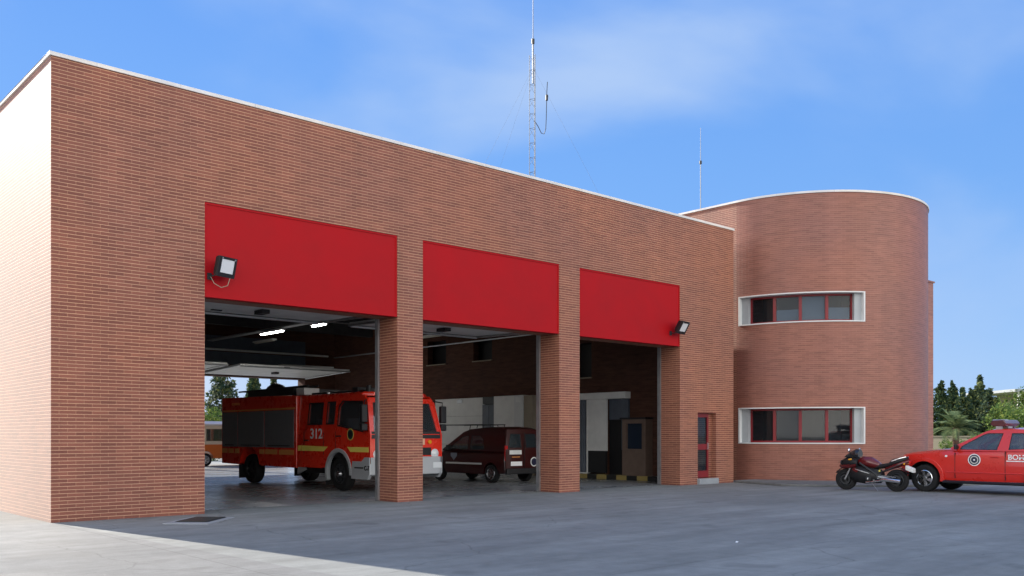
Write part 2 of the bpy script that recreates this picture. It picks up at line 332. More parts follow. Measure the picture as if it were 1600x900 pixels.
def tag(o, label=None, cat=None, group=None, kind=None):
    if label: o['label'] = label
    if cat: o['category'] = cat
    if group: o['group'] = group
    if kind: o['kind'] = kind
    return o
def thing(name, label, cat, loc=(0, 0, 0), rz=0.0, group=None):
    o = bpy.data.objects.new(name, None); C.objects.link(o); o.location = loc; o.rotation_euler = (0, 0, rz); o.empty_display_size = 0.3
    return tag(o, label, cat, group)
def copy_tree(o, parent=None):
    c = o.copy(); C.objects.link(c)
    if parent is not None: c.parent = parent
    for ch in list(o.children): copy_tree(ch, c)
    return c
def rect(x0, x1, y0, y1): return [(x0, y0), (x1, y0), (x1, y1), (x0, y1)]
def box(name, m, parent, *a, bevel=0.0, smooth=None): return MB().box(*a).build(name, m, parent, bevel=bevel, smooth=smooth)
def text(name, body, size, m, parent, loc, rot, bold=0.0, shear=0.0, sx=1.0, depth=0.004):
    cu = bpy.data.curves.new(name, 'FONT'); cu.body = body; cu.size = size; cu.extrude = depth; cu.offset = bold; cu.shear = shear; cu.align_x = 'LEFT'
    t = bpy.data.objects.new(name, cu); C.objects.link(t); bpy.context.view_layer.update()
    me = bpy.data.meshes.new_from_object(t.evaluated_get(bpy.context.evaluated_depsgraph_get())); C.objects.unlink(t); bpy.data.objects.remove(t)
    me.materials.clear(); me.materials.append(m)
    o = bpy.data.objects.new(name, me); C.objects.link(o); o.parent = parent; o.location = loc; o.rotation_euler = rot; o.scale = (sx, 1, 1)
    return o
def cut(o, cutters):
    """boolean difference, applied to the mesh straight away"""
    for cmb in cutters:
        c = cmb.build('cutter', BLACK, o.parent)
        md = o.modifiers.new('b', 'BOOLEAN'); md.object = c; md.operation = 'DIFFERENCE'; md.solver = 'EXACT'
        bpy.context.view_layer.update(); bpy.context.evaluated_depsgraph_get().update()
        me = bpy.data.meshes.new_from_object(o.evaluated_get(bpy.context.evaluated_depsgraph_get()))
        o.modifiers.clear(); o.data = me; bpy.data.objects.remove(c)
    return o

# ------------------------------------------------------------------ the ground
g = MB().face([(-600, -600, 0), (900, -600, 0), (900, 900, 0), (-600, 900, 0)]).build('ground', GROUND); tag(g, kind='structure')
# garage floor, apron round the tower
fl = MB().face([(0.4, 0.75, 0.004), (20.3, 0.75, 0.004), (20.3, 24.5, 0.004), (0.4, 24.5, 0.004)]).build('garage_floor', FLOOR); tag(fl, kind='structure')
rg_ = random.Random(3); pv = MB().face([(-0.02, 0.0, 0.004)] + [(0.06*k*0.5 + rg_.uniform(-0.018, 0.018), -0.5*k, 0.004) for k in range(1, 42)] + [(1.8, -30, 0.004), (-40, -30, 0.004), (-40, 60, 0.004), (-0.02, 60, 0.004)]).build('pavement', PAVE); tag(pv, kind='structure')
TX, TY, TR = 27.0, 0.65, 4.4
ap = [(21.5, 0.0)] + [(TX+7.0*cos(a), TY+7.0*sin(a)) for a in [radians(205+k*4) for k in range(0, 39)]] + [(36, 0.0)]
apron = MB().plate(ap, [], lambda a, b, c: (a, b, c), 0.07).build('pavement', PAVE, bevel=0.015); tag(apron, kind='structure')
lw = MB().face([(34, 6, 0.008), (200, -20, 0.008), (200, 60, 0.008), (34, 40, 0.008)]).build('lawn_ground', GRASS); tag(lw, kind='structure')

# ------------------------------------------------------------------ fire station, main hall
BAYS = [(2.90, 7.65), (8.40, 13.10), (13.92, 18.52)]; PZ0, PZ1, TOP = 4.44, 6.36, 8.53; DEP = 24.5; T = 0.75
st = thing('fire_station', 'long red brick fire station hall with three open bays under red panels', 'fire station')
holes = [rect(a, b, -0.0, PZ1) for a, b in BAYS]
out_ = [(0, 0), (BAYS[0][0], 0), (BAYS[0][0], PZ1), (BAYS[0][1], PZ1), (BAYS[0][1], 0), (BAYS[1][0], 0), (BAYS[1][0], PZ1), (BAYS[1][1], PZ1), (BAYS[1][1], 0),
        (BAYS[2][0], 0), (BAYS[2][0], PZ1), (BAYS[2][1], PZ1), (BAYS[2][1], 0), (21.45, 0), (21.45, TOP), (0, TOP)]
DOOR = (19.45, 20.46, 0.19, 2.33)
MB().plate(out_, [rect(*DOOR)], lambda a, b, c: (a, c, b), T).build('front_wall', BR, st); MB.second(bpy.data.objects['front_wall'], BRSUNLIT, lambda p: p.normal.x < -0.9 and p.center.x < 0.01)
MB().box(0, 0.4, T, DEP-T, 0, TOP).build('side_wall', BRSUNLIT, st)
# right inner wall with dark high-level openings
WX = 20.3
wins = [(14.33, 15.70, 4.80, 5.88), (11.20, 12.42, 4.79, 5.68), (5.48, 6.75, 3.78, 5.10)]
MB().plate(rect(T, DEP-T, 0, TOP), [rect(*q) for q in wins], lambda a, b, c: (WX+c, a, b), 0.3).build('inner_wall', BRI_SHADE, st)
MB().box(21.2, 21.45, T, DEP-T, 0, TOP).build('end_wall', BR, st)
MB().box(20.7, 20.72, T, DEP-T, 3.4, 6.4).build('darkness_sheet', BLACK, st)  # black sheet stands in for the darkness behind the openings
for q in wins: box('window_sill', BEIGE, st, WX-0.06, WX+0.1, q[0]-0.03, q[1]+0.03, q[2]-0.04, q[2]+0.003)
ro = [(0, 0), (8.4, 0), (8.4, PZ0), (12.45, PZ0), (12.45, 0), (12.8, 0), (12.8, PZ0), (18.55, PZ0), (18.55, 0), (21.45, 0), (21.45, TOP), (0, TOP)]
MB().plate(ro, [], lambda a, b, c: (a, DEP-T+c, b), T).build('rear_wall', BRI_SHADE, st); MB.second(bpy.data.objects['rear_wall'], BRSUNLIT, lambda p: p.normal.x < -0.9 and p.center.x < 0.01)
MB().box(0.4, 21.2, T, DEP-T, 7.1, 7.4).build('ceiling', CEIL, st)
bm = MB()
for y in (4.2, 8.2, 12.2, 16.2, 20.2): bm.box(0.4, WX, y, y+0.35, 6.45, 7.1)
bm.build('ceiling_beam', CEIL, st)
cp = MB()
cp.box(-0.03, 21.48, -0.03, 0.42, TOP, TOP+0.075); cp.box(-0.03, 0.42, 0.42, DEP+0.03, TOP, TOP+0.075); cp.box(0.42, 21.48, DEP-0.42, DEP+0.03, TOP, TOP+0.075)
cp.build('coping', COPING, st, bevel=0.008)
for a, b in BAYS:
    p = MB().box(a+0.012, b-0.012, 0.03, 0.30, PZ0, PZ1-0.012).build('lintel_panel', RED, st)
    fr = MB(); e = 0.045
    fr.box(a+0.002, b-0.002, 0.012, 0.05, PZ0-0.02, PZ0+e); fr.box(a+0.002, b-0.002, 0.012, 0.05, PZ1-e, PZ1-0.003)
    fr.box(a+0.002, a+e, 0.012, 0.05, PZ0+e, PZ1-e); fr.box(b-e, b-0.002, 0.012, 0.05, PZ0+e, PZ1-e)
    fr.build('panel_trim', RED, p, bevel=0.006)
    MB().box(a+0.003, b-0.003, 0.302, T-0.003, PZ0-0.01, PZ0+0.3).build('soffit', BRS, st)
    r = MB()
    for x0, x1 in ((a+0.004, a+0.055), (b-0.055, b-0.004)): r.box(x0, x1, T+0.003, T+0.12, 0.01, PZ0+0.2)
    r.build('guide_rail', STEEL, st)
# overhead doors parked under the ceiling of the first two bays, and of the rear bays
def overhead(x0, x1, y0, y1, z, slope, flip=False):
    d = MB(); n = 4
    for k in range(n):
        ya, yb = y0+(y1-y0)*k/n+0.01, y0+(y1-y0)*(k+1)/n-0.01
        za, zb = z+slope*k/n, z+slope*(k+1)/n
        d.loft([[(x0, ya, za), (x1, ya, za), (x1, ya, za+0.06), (x0, ya, za+0.06)], [(x0, yb, zb), (x1, yb, zb), (x1, yb, zb+0.06), (x0, yb, zb+0.06)]])
    o = d.build('overhead_door', GREYP, st)
    tr = MB()
    for x in (x0-0.03, x1+0.03): tr.tube([(x, y0, z-0.03), (x, (y0+y1)/2, z-0.03+slope/2), (x, y1, z-0.03+slope)], 0.03, 6)
    tr.tube([(x0, y1-0.05, z-0.05+slope), (x1, y1-0.05, z-0.05+slope)], 0.035, 6)
    tr.build('track', STEEL, o)
    MB().box((x0+x1)/2-0.10, (x0+x1)/2+0.10, (y0+y1)/2-0.2, (y0+y1)/2+0.2, z-0.10+slope/2, z-0.01+slope/2).build('door_motor', BLACK, o)
    MB().box((x0+x1)/2-0.9, (x0+x1)/2-0.65, y1-0.55, y1-0.45, z-0.03+slope*0.9, z+slope*0.85).build('handle', BLACK, o)
for a, b in BAYS[:2]: overhead(a+0.12, b-0.12, T+0.15, T+2.75, PZ0+0.12, 0.06)
for a, b in ((8.4, 12.45), (12.8, 18.55)): overhead(a+0.12, b-0.12, DEP-T-0.2, DEP-T-4.4, PZ0+0.05, 0.16)
for a, b in ((8.4, 12.45), (12.8, 18.55)):
    MB().box(a, b, DEP-T-0.03, DEP-T-0.003, 5.75, 6.35).box(a, b, DEP-T-0.03, DEP-T-0.003, 5.0, 5.6).build('rear_panel', BLUEG, st)
pp_ = MB()
pp_.tube([(20.1, 1.2, 5.62), (20.1, 23.5, 5.62)], 0.035, 6); pp_.build('pipe', STEEL, st)
MB().tube([(8.0, 23.6, 5.68), (19.8, 23.6, 5.68)], 0.05, 6).build('pipe', GREYP, st)
MB().box(13.02, 13.34, 2.0, 23.0, 5.98, 6.04).build('cable_tray', STEEL, st)
MB().box(17.0, 19.9, 23.2, 23.7, 5.05, 5.12).build('wall_shelf', GREYP, st)
MB().tube([(20.25, 8.2, 0.1), (20.25, 8.2, 5.6)], 0.03, 6).build('pipe', STEEL, st)
# red glazed side door
dr = MB(); x0, x1, z0, z1 = DOOR
dr.plate(rect(x0+0.01, x1-0.2, z0+0.02, z1-0.005), [rect(x0+0.07, x1-0.28, z0+0.24, z0+0.93), rect(x0+0.07, x1-0.28, z0+1.12, z1-0.14)], lambda a, b, c: (a, 0.16+c, b), 0.06)
do = dr.build('door', REDF, st, bevel=0.006)
MB().box(x0+0.07, x1-0.28, 0.185, 0.195, z0+0.24, z0+0.93).box(x0+0.07, x1-0.28, 0.185, 0.195, z0+1.12, z1-0.14).build('pane', GLASSD, do)
MB().tube([(x1-0.3, 0.15, z0+0.95), (x1-0.3, 0.11, z0+0.95), (x1-0.3, 0.11, z0+1.15), (x1-0.3, 0.15, z0+1.15)], 0.012, 6).build('handle', STEEL, do)
MB().box(x1-0.2, x1-0.004, 0.16, 0.22, z0+0.003, z1-0.004).box(x0+0.01, x1-0.004, 0.5, 0.52, z0+0.01, z1-0.01).build('door_jamb', BRS, st)
MB().box(x0-0.02, x1+0.02, -0.10, 0.158, 0.0, z0-0.003).build('step', STONEG, st, bevel=0.01)

# things along the right inner wall: raised kerb, white partitions, lockers, notice booth
kb = bpy.data.materials.new('kerb_stripes'); kb.use_nodes = True
t_ = kb.node_tree; ch = t_.nodes.new('ShaderNodeTexChecker'); ch.inputs['Scale'].default_value = 1.07; ch.inputs['Color1'].default_value = (0.36, 0.27, 0.09, 1); ch.inputs['Color2'].default_value = (0.015, 0.015, 0.015, 1)
tcn = t_.nodes.new('ShaderNodeTexCoord'); sp = t_.nodes.new('ShaderNodeSeparateXYZ'); cb = t_.nodes.new('ShaderNodeCombineXYZ')
t_.links.new(tcn.outputs['Object'], sp.inputs[0]); t_.links.new(sp.outputs['Y'], cb.inputs['X']); t_.links.new(cb.outputs[0], ch.inputs['Vector'])
cb.inputs['Y'].default_value = 0.3; cb.inputs['Z'].default_value = 0.3; ch.inputs['Scale'].default_value = 2.1
t_.links.new(ch.outputs['Color'], t_.nodes['Principled BSDF'].inputs['Base Color'])
k = box('striped_kerb', kb, None, 19.80, 20.0, 0.9, 8.0, 0.004, 0.17, bevel=0.015); tag(k, 'yellow and black striped kerb along the inner wall of the third bay', 'kerb')
MB().box(20.0, WX, 0.9, 8.0, 0.0, 0.165).build('plinth', FLOOR, st)
pt = thing('partition_door', 'white sectional garage door behind the maroon van', 'door', (WX, 13.2, 0))
d = MB().box(-0.16, -0.02, -1.75, 1.72, 0.0, 1.2).box(-0.16, -0.02, -1.75, 1.72, 1.21, 2.42).box(-0.16, -0.02, -1.75, 1.72, 2.43, 3.2).build('door_panel', WALLP, pt, bevel=0.006)
MB().box(-0.22, -0.163, -0.25, 0.10, 2.98, 3.16).build('bulkhead_lamp', LAMPG, pt, bevel=0.03)
lk = thing('locker', 'dark blue grey tall locker between the white partitions', 'locker', (WX, 10.97, 0))
box('body', BLUEG, lk, -0.35, -0.01, -0.44, 0.44, 0.0, 2.88, bevel=0.01); box('top_panel', DARKM, lk, -0.33, -0.01, -0.44, 0.44, 2.9, 3.2)
MB().box(-0.365, -0.353, -0.42, -0.02, 0.1, 2.8).box(-0.365, -0.353, 0.02, 0.42, 0.1, 2.8).build('door', BLUEG, lk)
pp = thing('wall_partition', 'pale grey partition boards beside the dark locker', 'partition', (WX, 9.3, 0))
box('board', WALLP, pp, -0.5, -0.02, -0.08, 1.20, 0.0, 3.2, bevel=0.006); box('board', mat('pale_board', (0.66, 0.67, 0.66), 0.6, var=0.06), pp, -0.55, -0.02, -0.6, -0.1, 0.0, 3.2, bevel=0.006)
box('board', BEIGE, pp, -0.5, -0.02, -1.1, -0.62, 0.0, 3.18); box('vent', GREYP, pp, -0.57, -0.553, -0.5, -0.2, 2.92, 3.12)
sl = thing('sliding_door', 'white sliding door hung from a pale beam in the third bay', 'sliding door', (WX, 5.0, 0.165))
box('top_track', WALLP, sl, -0.32, -0.02, -1.45, 1.1, 2.76, 3.0, bevel=0.008); box('door_leaf', WALLP, sl, -0.25, -0.14, -0.46, 0.44, 0.86, 2.755)
box('kick_panel', BLACK, sl, -0.245, -0.145, -0.45, 0.43, 0.05, 0.857)
cu = MB()
for i in range(5): cu.cyl((-0.17, 0.56+i*0.12, 0.06), (-0.17, 0.56+i*0.12, 2.755), 0.052, n=10)
cu.build('curtain', BLUEG, sl, smooth=40)
MB().box(-0.26, -0.10, 0.445, 0.50, 0.02, 2.755).box(-0.26, -0.1, 0.50, 1.1, 0.0, 0.05).build('door_frame', WALLP, sl)
box('doorway', BLACK, sl, -0.06, -0.01, -1.1, -0.47, 0.0, 2.0); box('transom', BLUEG, sl, -0.07, -0.01, -1.1, -0.47, 2.005, 2.755); box('jamb', BLUEG, sl, -0.12, -0.01, -1.4, -1.105, 0.9, 2.755)  # doorway is a black slab painted in for the unlit opening
nb = thing('notice_booth', 'brown cabinet with a dark glazed front beside the bay opening', 'cabinet', (WX, 3.1, 0.165))
BRN = mat('brown_laminate', (0.16, 0.11, 0.085), 0.5, var=0.15)
MB().plate(rect(-0.55, 0.52, 0, 2.0), [rect(-0.4, 0.32, 0.95, 1.85)], lambda a, b, c: (-0.4+c, a, b), 0.39).build('body', BRN, nb); box('top_board', BLACK, nb, -0.45, -0.01, -0.58, 0.6, 2.0, 2.06)
box('pane', mat('dark_pane', (0.02, 0.03, 0.05), 0.1), nb, -0.33, -0.32, -0.4, 0.32, 0.95, 1.85)
MB().box(-0.42, -0.403, -0.44, -0.4, 0.9, 1.9).box(-0.42, -0.403, 0.32, 0.36, 0.9, 1.9).box(-0.42, -0.403, -0.4, 0.32, 1.85, 1.9).box(-0.42, -0.403, -0.4, 0.32, 0.9, 0.95).build('frame', BRN, nb)

# fluorescent lamps under the ceiling
TUBE = mat('lit_tube', (1, 1, 1), 0.4, emit=((1.0, 0.98, 0.92), 30.0)); DIM = mat('unlit_tube', (0.6, 0.58, 0.5), 0.4)
def fluo(x, y, z, m, label, hl=0.9):
    f = thing('ceiling_lamp', label, 'lamp', (x, y, z), 0, 'fluorescent lamps under the hall ceiling')
    box('lamp_body', GREYP, f, -0.11, 0.11, -hl-0.05, hl+0.05, 0.06, 0.12); box('lamp_tube', m, f, -0.06, 0.06, -hl, hl, 0.015, 0.058, bevel=0.02)
    MB().cyl((0, -hl*.7, 0.12), (0, -hl*.7, 7.1-z), 0.01, n=6).cyl((0, hl*.7, 0.12), (0, hl*.7, 7.1-z), 0.01, n=6).build('hanger', DARKM, f)
fluo(13.1, 16.8, 5.8, TUBE, 'lit fluorescent lamp deeper in the first bay, the longer bright one'); fluo(13.2, 13.2, 5.8, TUBE, 'lit fluorescent lamp nearer the brick pillar, the shorter bright one', 0.45)
fluo(14.6, 20.4, 5.8, DIM, 'unlit fluorescent lamp deepest in the hall'); fluo(18.9, 13.6, 5.8, DIM, 'unlit fluorescent lamp near the inner brick wall')

# floodlights on the facade
def flood(x, z, yaw, tilt, label, cable):
    f = thing('floodlight', label, 'floodlight', (x, 0, z), 0, 'floodlights on the brick facade'); f.scale = (0.86,)*3
    MB().box(-0.30, -0.2, -0.005, 0.028, -0.28, -0.12).tube([(-0.25, 0.0, -0.2), (-0.22, -0.16, -0.2), (-0.12, -0.3, -0.14)], 0.016, 6).build('bracket', DARKM, f)
    M = Matrix.Translation((0.0, -0.34, 0)) @ Matrix.Rotation(yaw, 4, 'Z') @ Matrix.Rotation(tilt, 4, 'X')
    h = MB(); 
    h.loft([[M @ Vector(p) for p in ((-sx*0.27, yy, -sz*0.24), (sx*0.27, yy, -sz*0.24), (sx*0.27, yy, sz*0.24), (-sx*0.27, yy, sz*0.24))] for sx, sz, yy in ((0.55, 0.55, 0.20), (0.85, 0.85, 0.13), (1, 1, 0.02), (1, 1, -0.03))])
    hb = h.build('housing', BLACK, f, bevel=0.012)
    MB().box(-0.20, 0.20, -0.045, -0.032, -0.14, 0.18, M).build('lens', LAMPG, f); 
    MB().box(-0.27, 0.27, -0.055, -0.031, 0.182, 0.24, M).box(-0.27, 0.27, -0.055, -0.031, -0.24, -0.142, M).box(-0.27, -0.202, -0.055, -0.031, -0.14, 0.18, M).box(0.202, 0.27, -0.055, -0.031, -0.14, 0.18, M).build('bezel', BLACK, hb)
    MB().cyl(M @ Vector((-0.2, -0.07, 0.2)), M @ Vector((-0.2, -0.05, 0.2)), 0.02, n=8).cyl(M @ Vector((0.2, -0.07, 0.2)), M @ Vector((0.2, -0.05, 0.2)), 0.02, n=8).build('screw', STEEL, hb)
    if cable:
        MB().tube([(-0.25, -0.06, -0.22), (-0.2, -0.14, -0.38), (-0.05, -0.2, -0.47), (0.08, -0.26, -0.42), (0.12, -0.30, -0.24)], 0.009, 6).build('cable', BEIGE, f)
flood(3.22, 5.02, radians(20), radians(14), 'black floodlight on the leftmost red panel, pale cable looping below it', True)
flood(18.28, 4.98, radians(8), radians(30), 'black floodlight at the corner of the rightmost red panel', False)

# drain cover in front of the first pillar
dc = thing('drain_cover', 'dark metal drain cover in the concrete by the corner of the first bay', 'drain cover', (2.25, -1.35, 0), radians(45))
box('surround', STONEG, dc, -0.75, 0.62, -0.42, 0.42, 0.0, 0.012); gb = MB()
box('plate', DARKM, dc, -0.48, 0.48, -0.3, 0.3, 0.013, 0.02)
for i in range(12): gb.box(-0.46+i*0.08, -0.42+i*0.08, -0.28, 0.28, 0.021, 0.03)
gb.build('grate', DARKM, dc)

# ------------------------------------------------------------------ round tower
def raydir(px): r = (px-800)/1432; return Vector((r*0.742+0.670, -r*0.670+0.742))
def ang(px):
    d = raydir(px); o = Vector((-4.96-TX, -18.04-TY)); a = d.dot(d); b = 2*o.dot(d); c = o.dot(o)-TR*TR
    t = (-b-sqrt(b*b-4*a*c))/(2*a); p = o+d*t; return atan2(p.y, p.x) % (2*pi)
tw = thing('round_tower', 'round red brick tower with two strip windows and a white rim', 'tower')
A0, A1 = ang(1155), ang(1350.5); WZ = [(1.34, 2.52), (5.47, 6.42)]; TT = 9.80
def pt(a, r, z): return (TX+r*cos(a), TY+r*sin(a), z)
sm = [pi + k*(A0-pi)/10 for k in range(10)] + [A0+(A1-A0)*k/24 for k in range(25)] + [A1+(2*pi-A1)*k/30 for k in range(1, 31)]
zs = [0, WZ[0][0], WZ[0][1], WZ[1][0], WZ[1][1], TT]
wall = MB()
for i in range(len(sm)-1):
    for j in range(5):
        if j in (1, 3) and 10 <= i < 34: continue
        a, b = sm[i], sm[i+1]
        wall.face([pt(a, TR, zs[j]), pt(b, TR, zs[j]), pt(b, TR, zs[j+1]), pt(a, TR, zs[j+1])], [(a*TR, zs[j]), (b*TR, zs[j]), (b*TR, zs[j+1]), (a*TR, zs[j+1])])
u0 = pi*TR
wall.face([(TX-TR, 12, 0), (TX-TR, TY, 0), (TX-TR, TY, TT), (TX-TR, 12, TT)], [(u0-12+TY, 0), (u0, 0), (u0, TT), (u0-12+TY, TT)])
wall.face([(TX+TR, TY, 0), (TX+TR, 12, 0), (TX+TR, 12, TT), (TX+TR, TY, TT)], [(0, 0), (11.35, 0), (11.35, TT), (0, TT)])
wall.face([(TX+TR, 12, 0), (TX-TR, 12, 0), (TX-TR, 12, TT), (TX+TR, 12, TT)])
wall.face([pt(a, TR, TT-0.3) for a in sm] + [(TX+TR, 12, TT-0.3), (TX-TR, 12, TT-0.3)])
o = wall.build('wall', BRT, tw, smooth=30); MB.second(o, BRSUNLIT, lambda p: p.normal.x < -0.999 and p.center.y > 3)
inner = MB()
cap = MB(); path = [(TX-TR, 12.0, -1, 0)] + [(TX+TR*cos(a), TY+TR*sin(a), cos(a), sin(a)) for a in sm] + [(TX+TR, 12.0, 1, 0)]
cap.loft([[(x+nx*0.035, y+ny*0.035, TT), (x+nx*0.035, y+ny*0.035, TT+0.07), (x-nx*0.3, y-ny*0.3, TT+0.07), (x-nx*0.3, y-ny*0.3, TT)] for x, y, nx, ny in path])
cap.build('coping', COPING, tw, smooth=40)
def arcbox(mb, a, b, r0, r1, z0, z1, n):
    mb.loft([[pt(a+(b-a)*k/n, r0, z0), pt(a+(b-a)*k/n, r1, z0), pt(a+(b-a)*k/n, r1, z1), pt(a+(b-a)*k/n, r0, z1)] for k in range(n+1)])
STONE = mat('white_window_surround', (0.72, 0.72, 0.70), 0.6, var=0.06, vscale=2)
REVEAL_SHADE = mat('shaded_reveal', (0.42, 0.44, 0.45), 0.6, var=0.08, vscale=2)  # surround colour greyed, putting the recess shade into the reveals
PANES = [WHITE, GLASSD, WHITE, GLASSD]
BLIND = mat('blind', (0.22, 0.37, 0.56), 0.7, var=0.04)
for wi, (z0, z1) in enumerate(WZ):
    e = 0.036
    f = MB(); arcbox(f, A0-0.004, A1+0.004, TR-0.42, TR+0.035, z1-0.003, z1+e, 24); arcbox(f, A0-0.004, A1+0.004, TR-0.42, TR+0.035, z0-e, z0+0.003, 24)
    ea = e/TR; arcbox(f, A0-0.004, A0+ea, TR-0.42, TR+0.035, z0+0.004, z1-0.004, 2); arcbox(f, A1-ea, A1+0.004, TR-0.42, TR+0.035, z0+0.004, z1-0.004, 2)
    win = f.build('window', STONE, tw, smooth=40)
    B0, B1 = A0+0.30/TR, A1-0.30/TR
    rv = MB(); arcbox(rv, A0+ea, B0, TR-0.40, TR-0.12, z0+0.005, z1-0.005, 2); arcbox(rv, B1, A1-ea, TR-0.40, TR-0.12, z0+0.005, z1-0.005, 2); rv.build('side_reveal', REVEAL_SHADE, win)
    fr = MB(); R0, R1 = TR-0.36, TR-0.27
    arcbox(fr, B0, B1, R0, R1, z1-0.07, z1-0.006, 16); arcbox(fr, B0, B1, R0, R1, z0+0.006, z0+0.07, 16)
    edges = [B0+(B1-B0)*k/4 for k in range(5)]
    for k, a in enumerate(edges):
        wdt = 0.055/TR if 0 < k < 4 else 0.03/TR
        lo, hi = (a-wdt, a+wdt) if 0 < k < 4 else ((a, a+2*wdt) if k == 0 else (a-2*wdt, a))
        arcbox(fr, lo, hi, R0-0.003, R1+0.003, z0+0.071, z1-0.071, 2)
    fr.build('window_frame', REDF, win, bevel=0.006)
    for k in range(4):
        p = MB(); p.loft([[pt(edges[k], TR-0.325, z0+0.07), pt(edges[k], TR-0.315, z0+0.07), pt(edges[k], TR-0.315, z1-0.07), pt(edges[k], TR-0.325, z1-0.07)], [pt(edges[k+1], TR-0.325, z0+0.07), pt(edges[k+1], TR-0.315, z0+0.07), pt(edges[k+1], TR-0.315, z1-0.07), pt(edges[k+1], TR-0.325, z1-0.07)]])
        p.build('pane', GLASSD, win)
    # roller blinds behind some panes
    for k, (s0, s1) in ({0: [(1, (0, .48)), (2, (0, 1)), (3, (0, .5))], 1: [(1, (0, .48)), (2, (0, 1)), (3, (0, .52))]}[wi] if wi == 1 else []):
        bl = MB(); za, zb = z0+0.07+(z1-z0-0.14)*s0, z0+0.07+(z1-z0-0.14)*s1
        bl.loft([[pt(edges[k]+0.01, TR-0.40, za), pt(edges[k]+0.01, TR-0.39, za), pt(edges[k]+0.01, TR-0.39, zb), pt(edges[k]+0.01, TR-0.40, zb)], [pt(edges[k+1]-0.01, TR-0.40, za), pt(edges[k+1]-0.01, TR-0.39, za), pt(edges[k+1]-0.01, TR-0.39, zb), pt(edges[k+1]-0.01, TR-0.40, zb)]])
        bl.build('blind', BLIND, win)
    rm = MB(); arcbox(rm, A0-0.1, A1+0.1, TR-2.0, TR-1.95, z0-0.5, z1+0.5, 16); arcbox(rm, A0-0.1, A1+0.1, TR-1.95, TR-0.05, z1+0.5, z1+0.55, 16); arcbox(rm, A0-0.1, A1+0.1, TR-1.95, TR-0.05, z0-0.55, z0-0.5, 16)
    rm.build('room', CEIL, tw)
wg = MB().box(29.5, 33.45, -1.55, 12, 0, 7.9).build('brick_annex', BRW); tag(wg, 'lower plain brick block behind the right side of the round tower', 'building')
cpw = MB().box(29.4, 33.5, -1.6, 12.05, 7.9, 7.96).build('coping', BRW, wg)

# ------------------------------------------------------------------ antennas
am = thing('antenna_mast', 'tall lattice radio mast with guy wires on the hall roof', 'antenna', (17.77, 6.0, 7.4))
H0 = 7.9; leg = [(0.13*cos(a), 0.13*sin(a)) for a in (0.4, 0.4+2*pi/3, 0.4+4*pi/3)]
for x, y in leg: MB().cyl((x, y, 0), (x, y, H0), 0.012, n=6).build('mast_leg', MAST, am)
lt = MB(); nz = 30
for i in range(nz):
    za, zb = H0*i/nz, H0*(i+1)/nz
    for k in range(3):
        a, b = leg[k], leg[(k+1) % 3]
        lt.cyl((*a, za), (*b, zb) if i % 2 else (*b, za), 0.006, n=4)
lt.build('lattice', MAST, am)
MB().cyl((0, 0, H0-1), (0, 0, H0+0.45), 0.03, n=8).cyl((0, 0, H0+0.45), (0, 0, H0+6), 0.016, 0.010, n=6).build('pole', MAST, am)
MB().cyl((0, 0, H0+0.42), (0, 0, H0+0.6), 0.055, n=8).cyl((0, 0, H0+2.3), (0, 0, H0+2.36), 0.045, n=8).build('clamp', DARKM, am)
R_ = Vector((0.742, -0.670, 0))
def rp(a, z): return (R_.x*a, R_.y*a, z)
MB().tube([rp(0.05, H0-2.35), rp(0.18, H0-2.55), rp(0.3, H0-2.8), rp(0.40, H0-2.83), rp(0.46, H0-2.65), rp(0.48, H0-2.2), rp(0.50, H0-1.3), rp(0.52, H0-0.95)], 0.014, 6).build('side_antenna', DARKM, am)
MB().cyl(rp(0.495, H0-1.62), rp(0.5, H0-1.42), 0.045, n=8).build('antenna_coil', BLACK, am)
gw = MB()
for ax, ay in ((3.2, -2.4), (-3.4, 1.5), (0.6, 5)): gw.cyl((0.1*ax/4, 0.1*ay/4, H0-0.6), (ax, ay, 0.0), 0.0025, n=4)
gw.build('guy_wire', STEEL, am)
an = thing('whip_antenna', 'slender whip antenna standing on the round tower roof', 'antenna', (30.5, 8.0, 9.4))
MB().cyl((0, 0, 0), (0, 0, 5.0), 0.024, 0.02, n=8).build('pole', MAST, an); MB().cyl((0, 0, 5.0), (0, 0, 6.65), 0.016, 0.009, n=6).build('whip', MAST, an)
MB().cyl((0, 0, 4.95), (0, 0, 5.1), 0.06, n=8).box(-0.1, 0.1, -0.02, 0.02, 2.6, 2.64).build('clamp', DARKM, an)

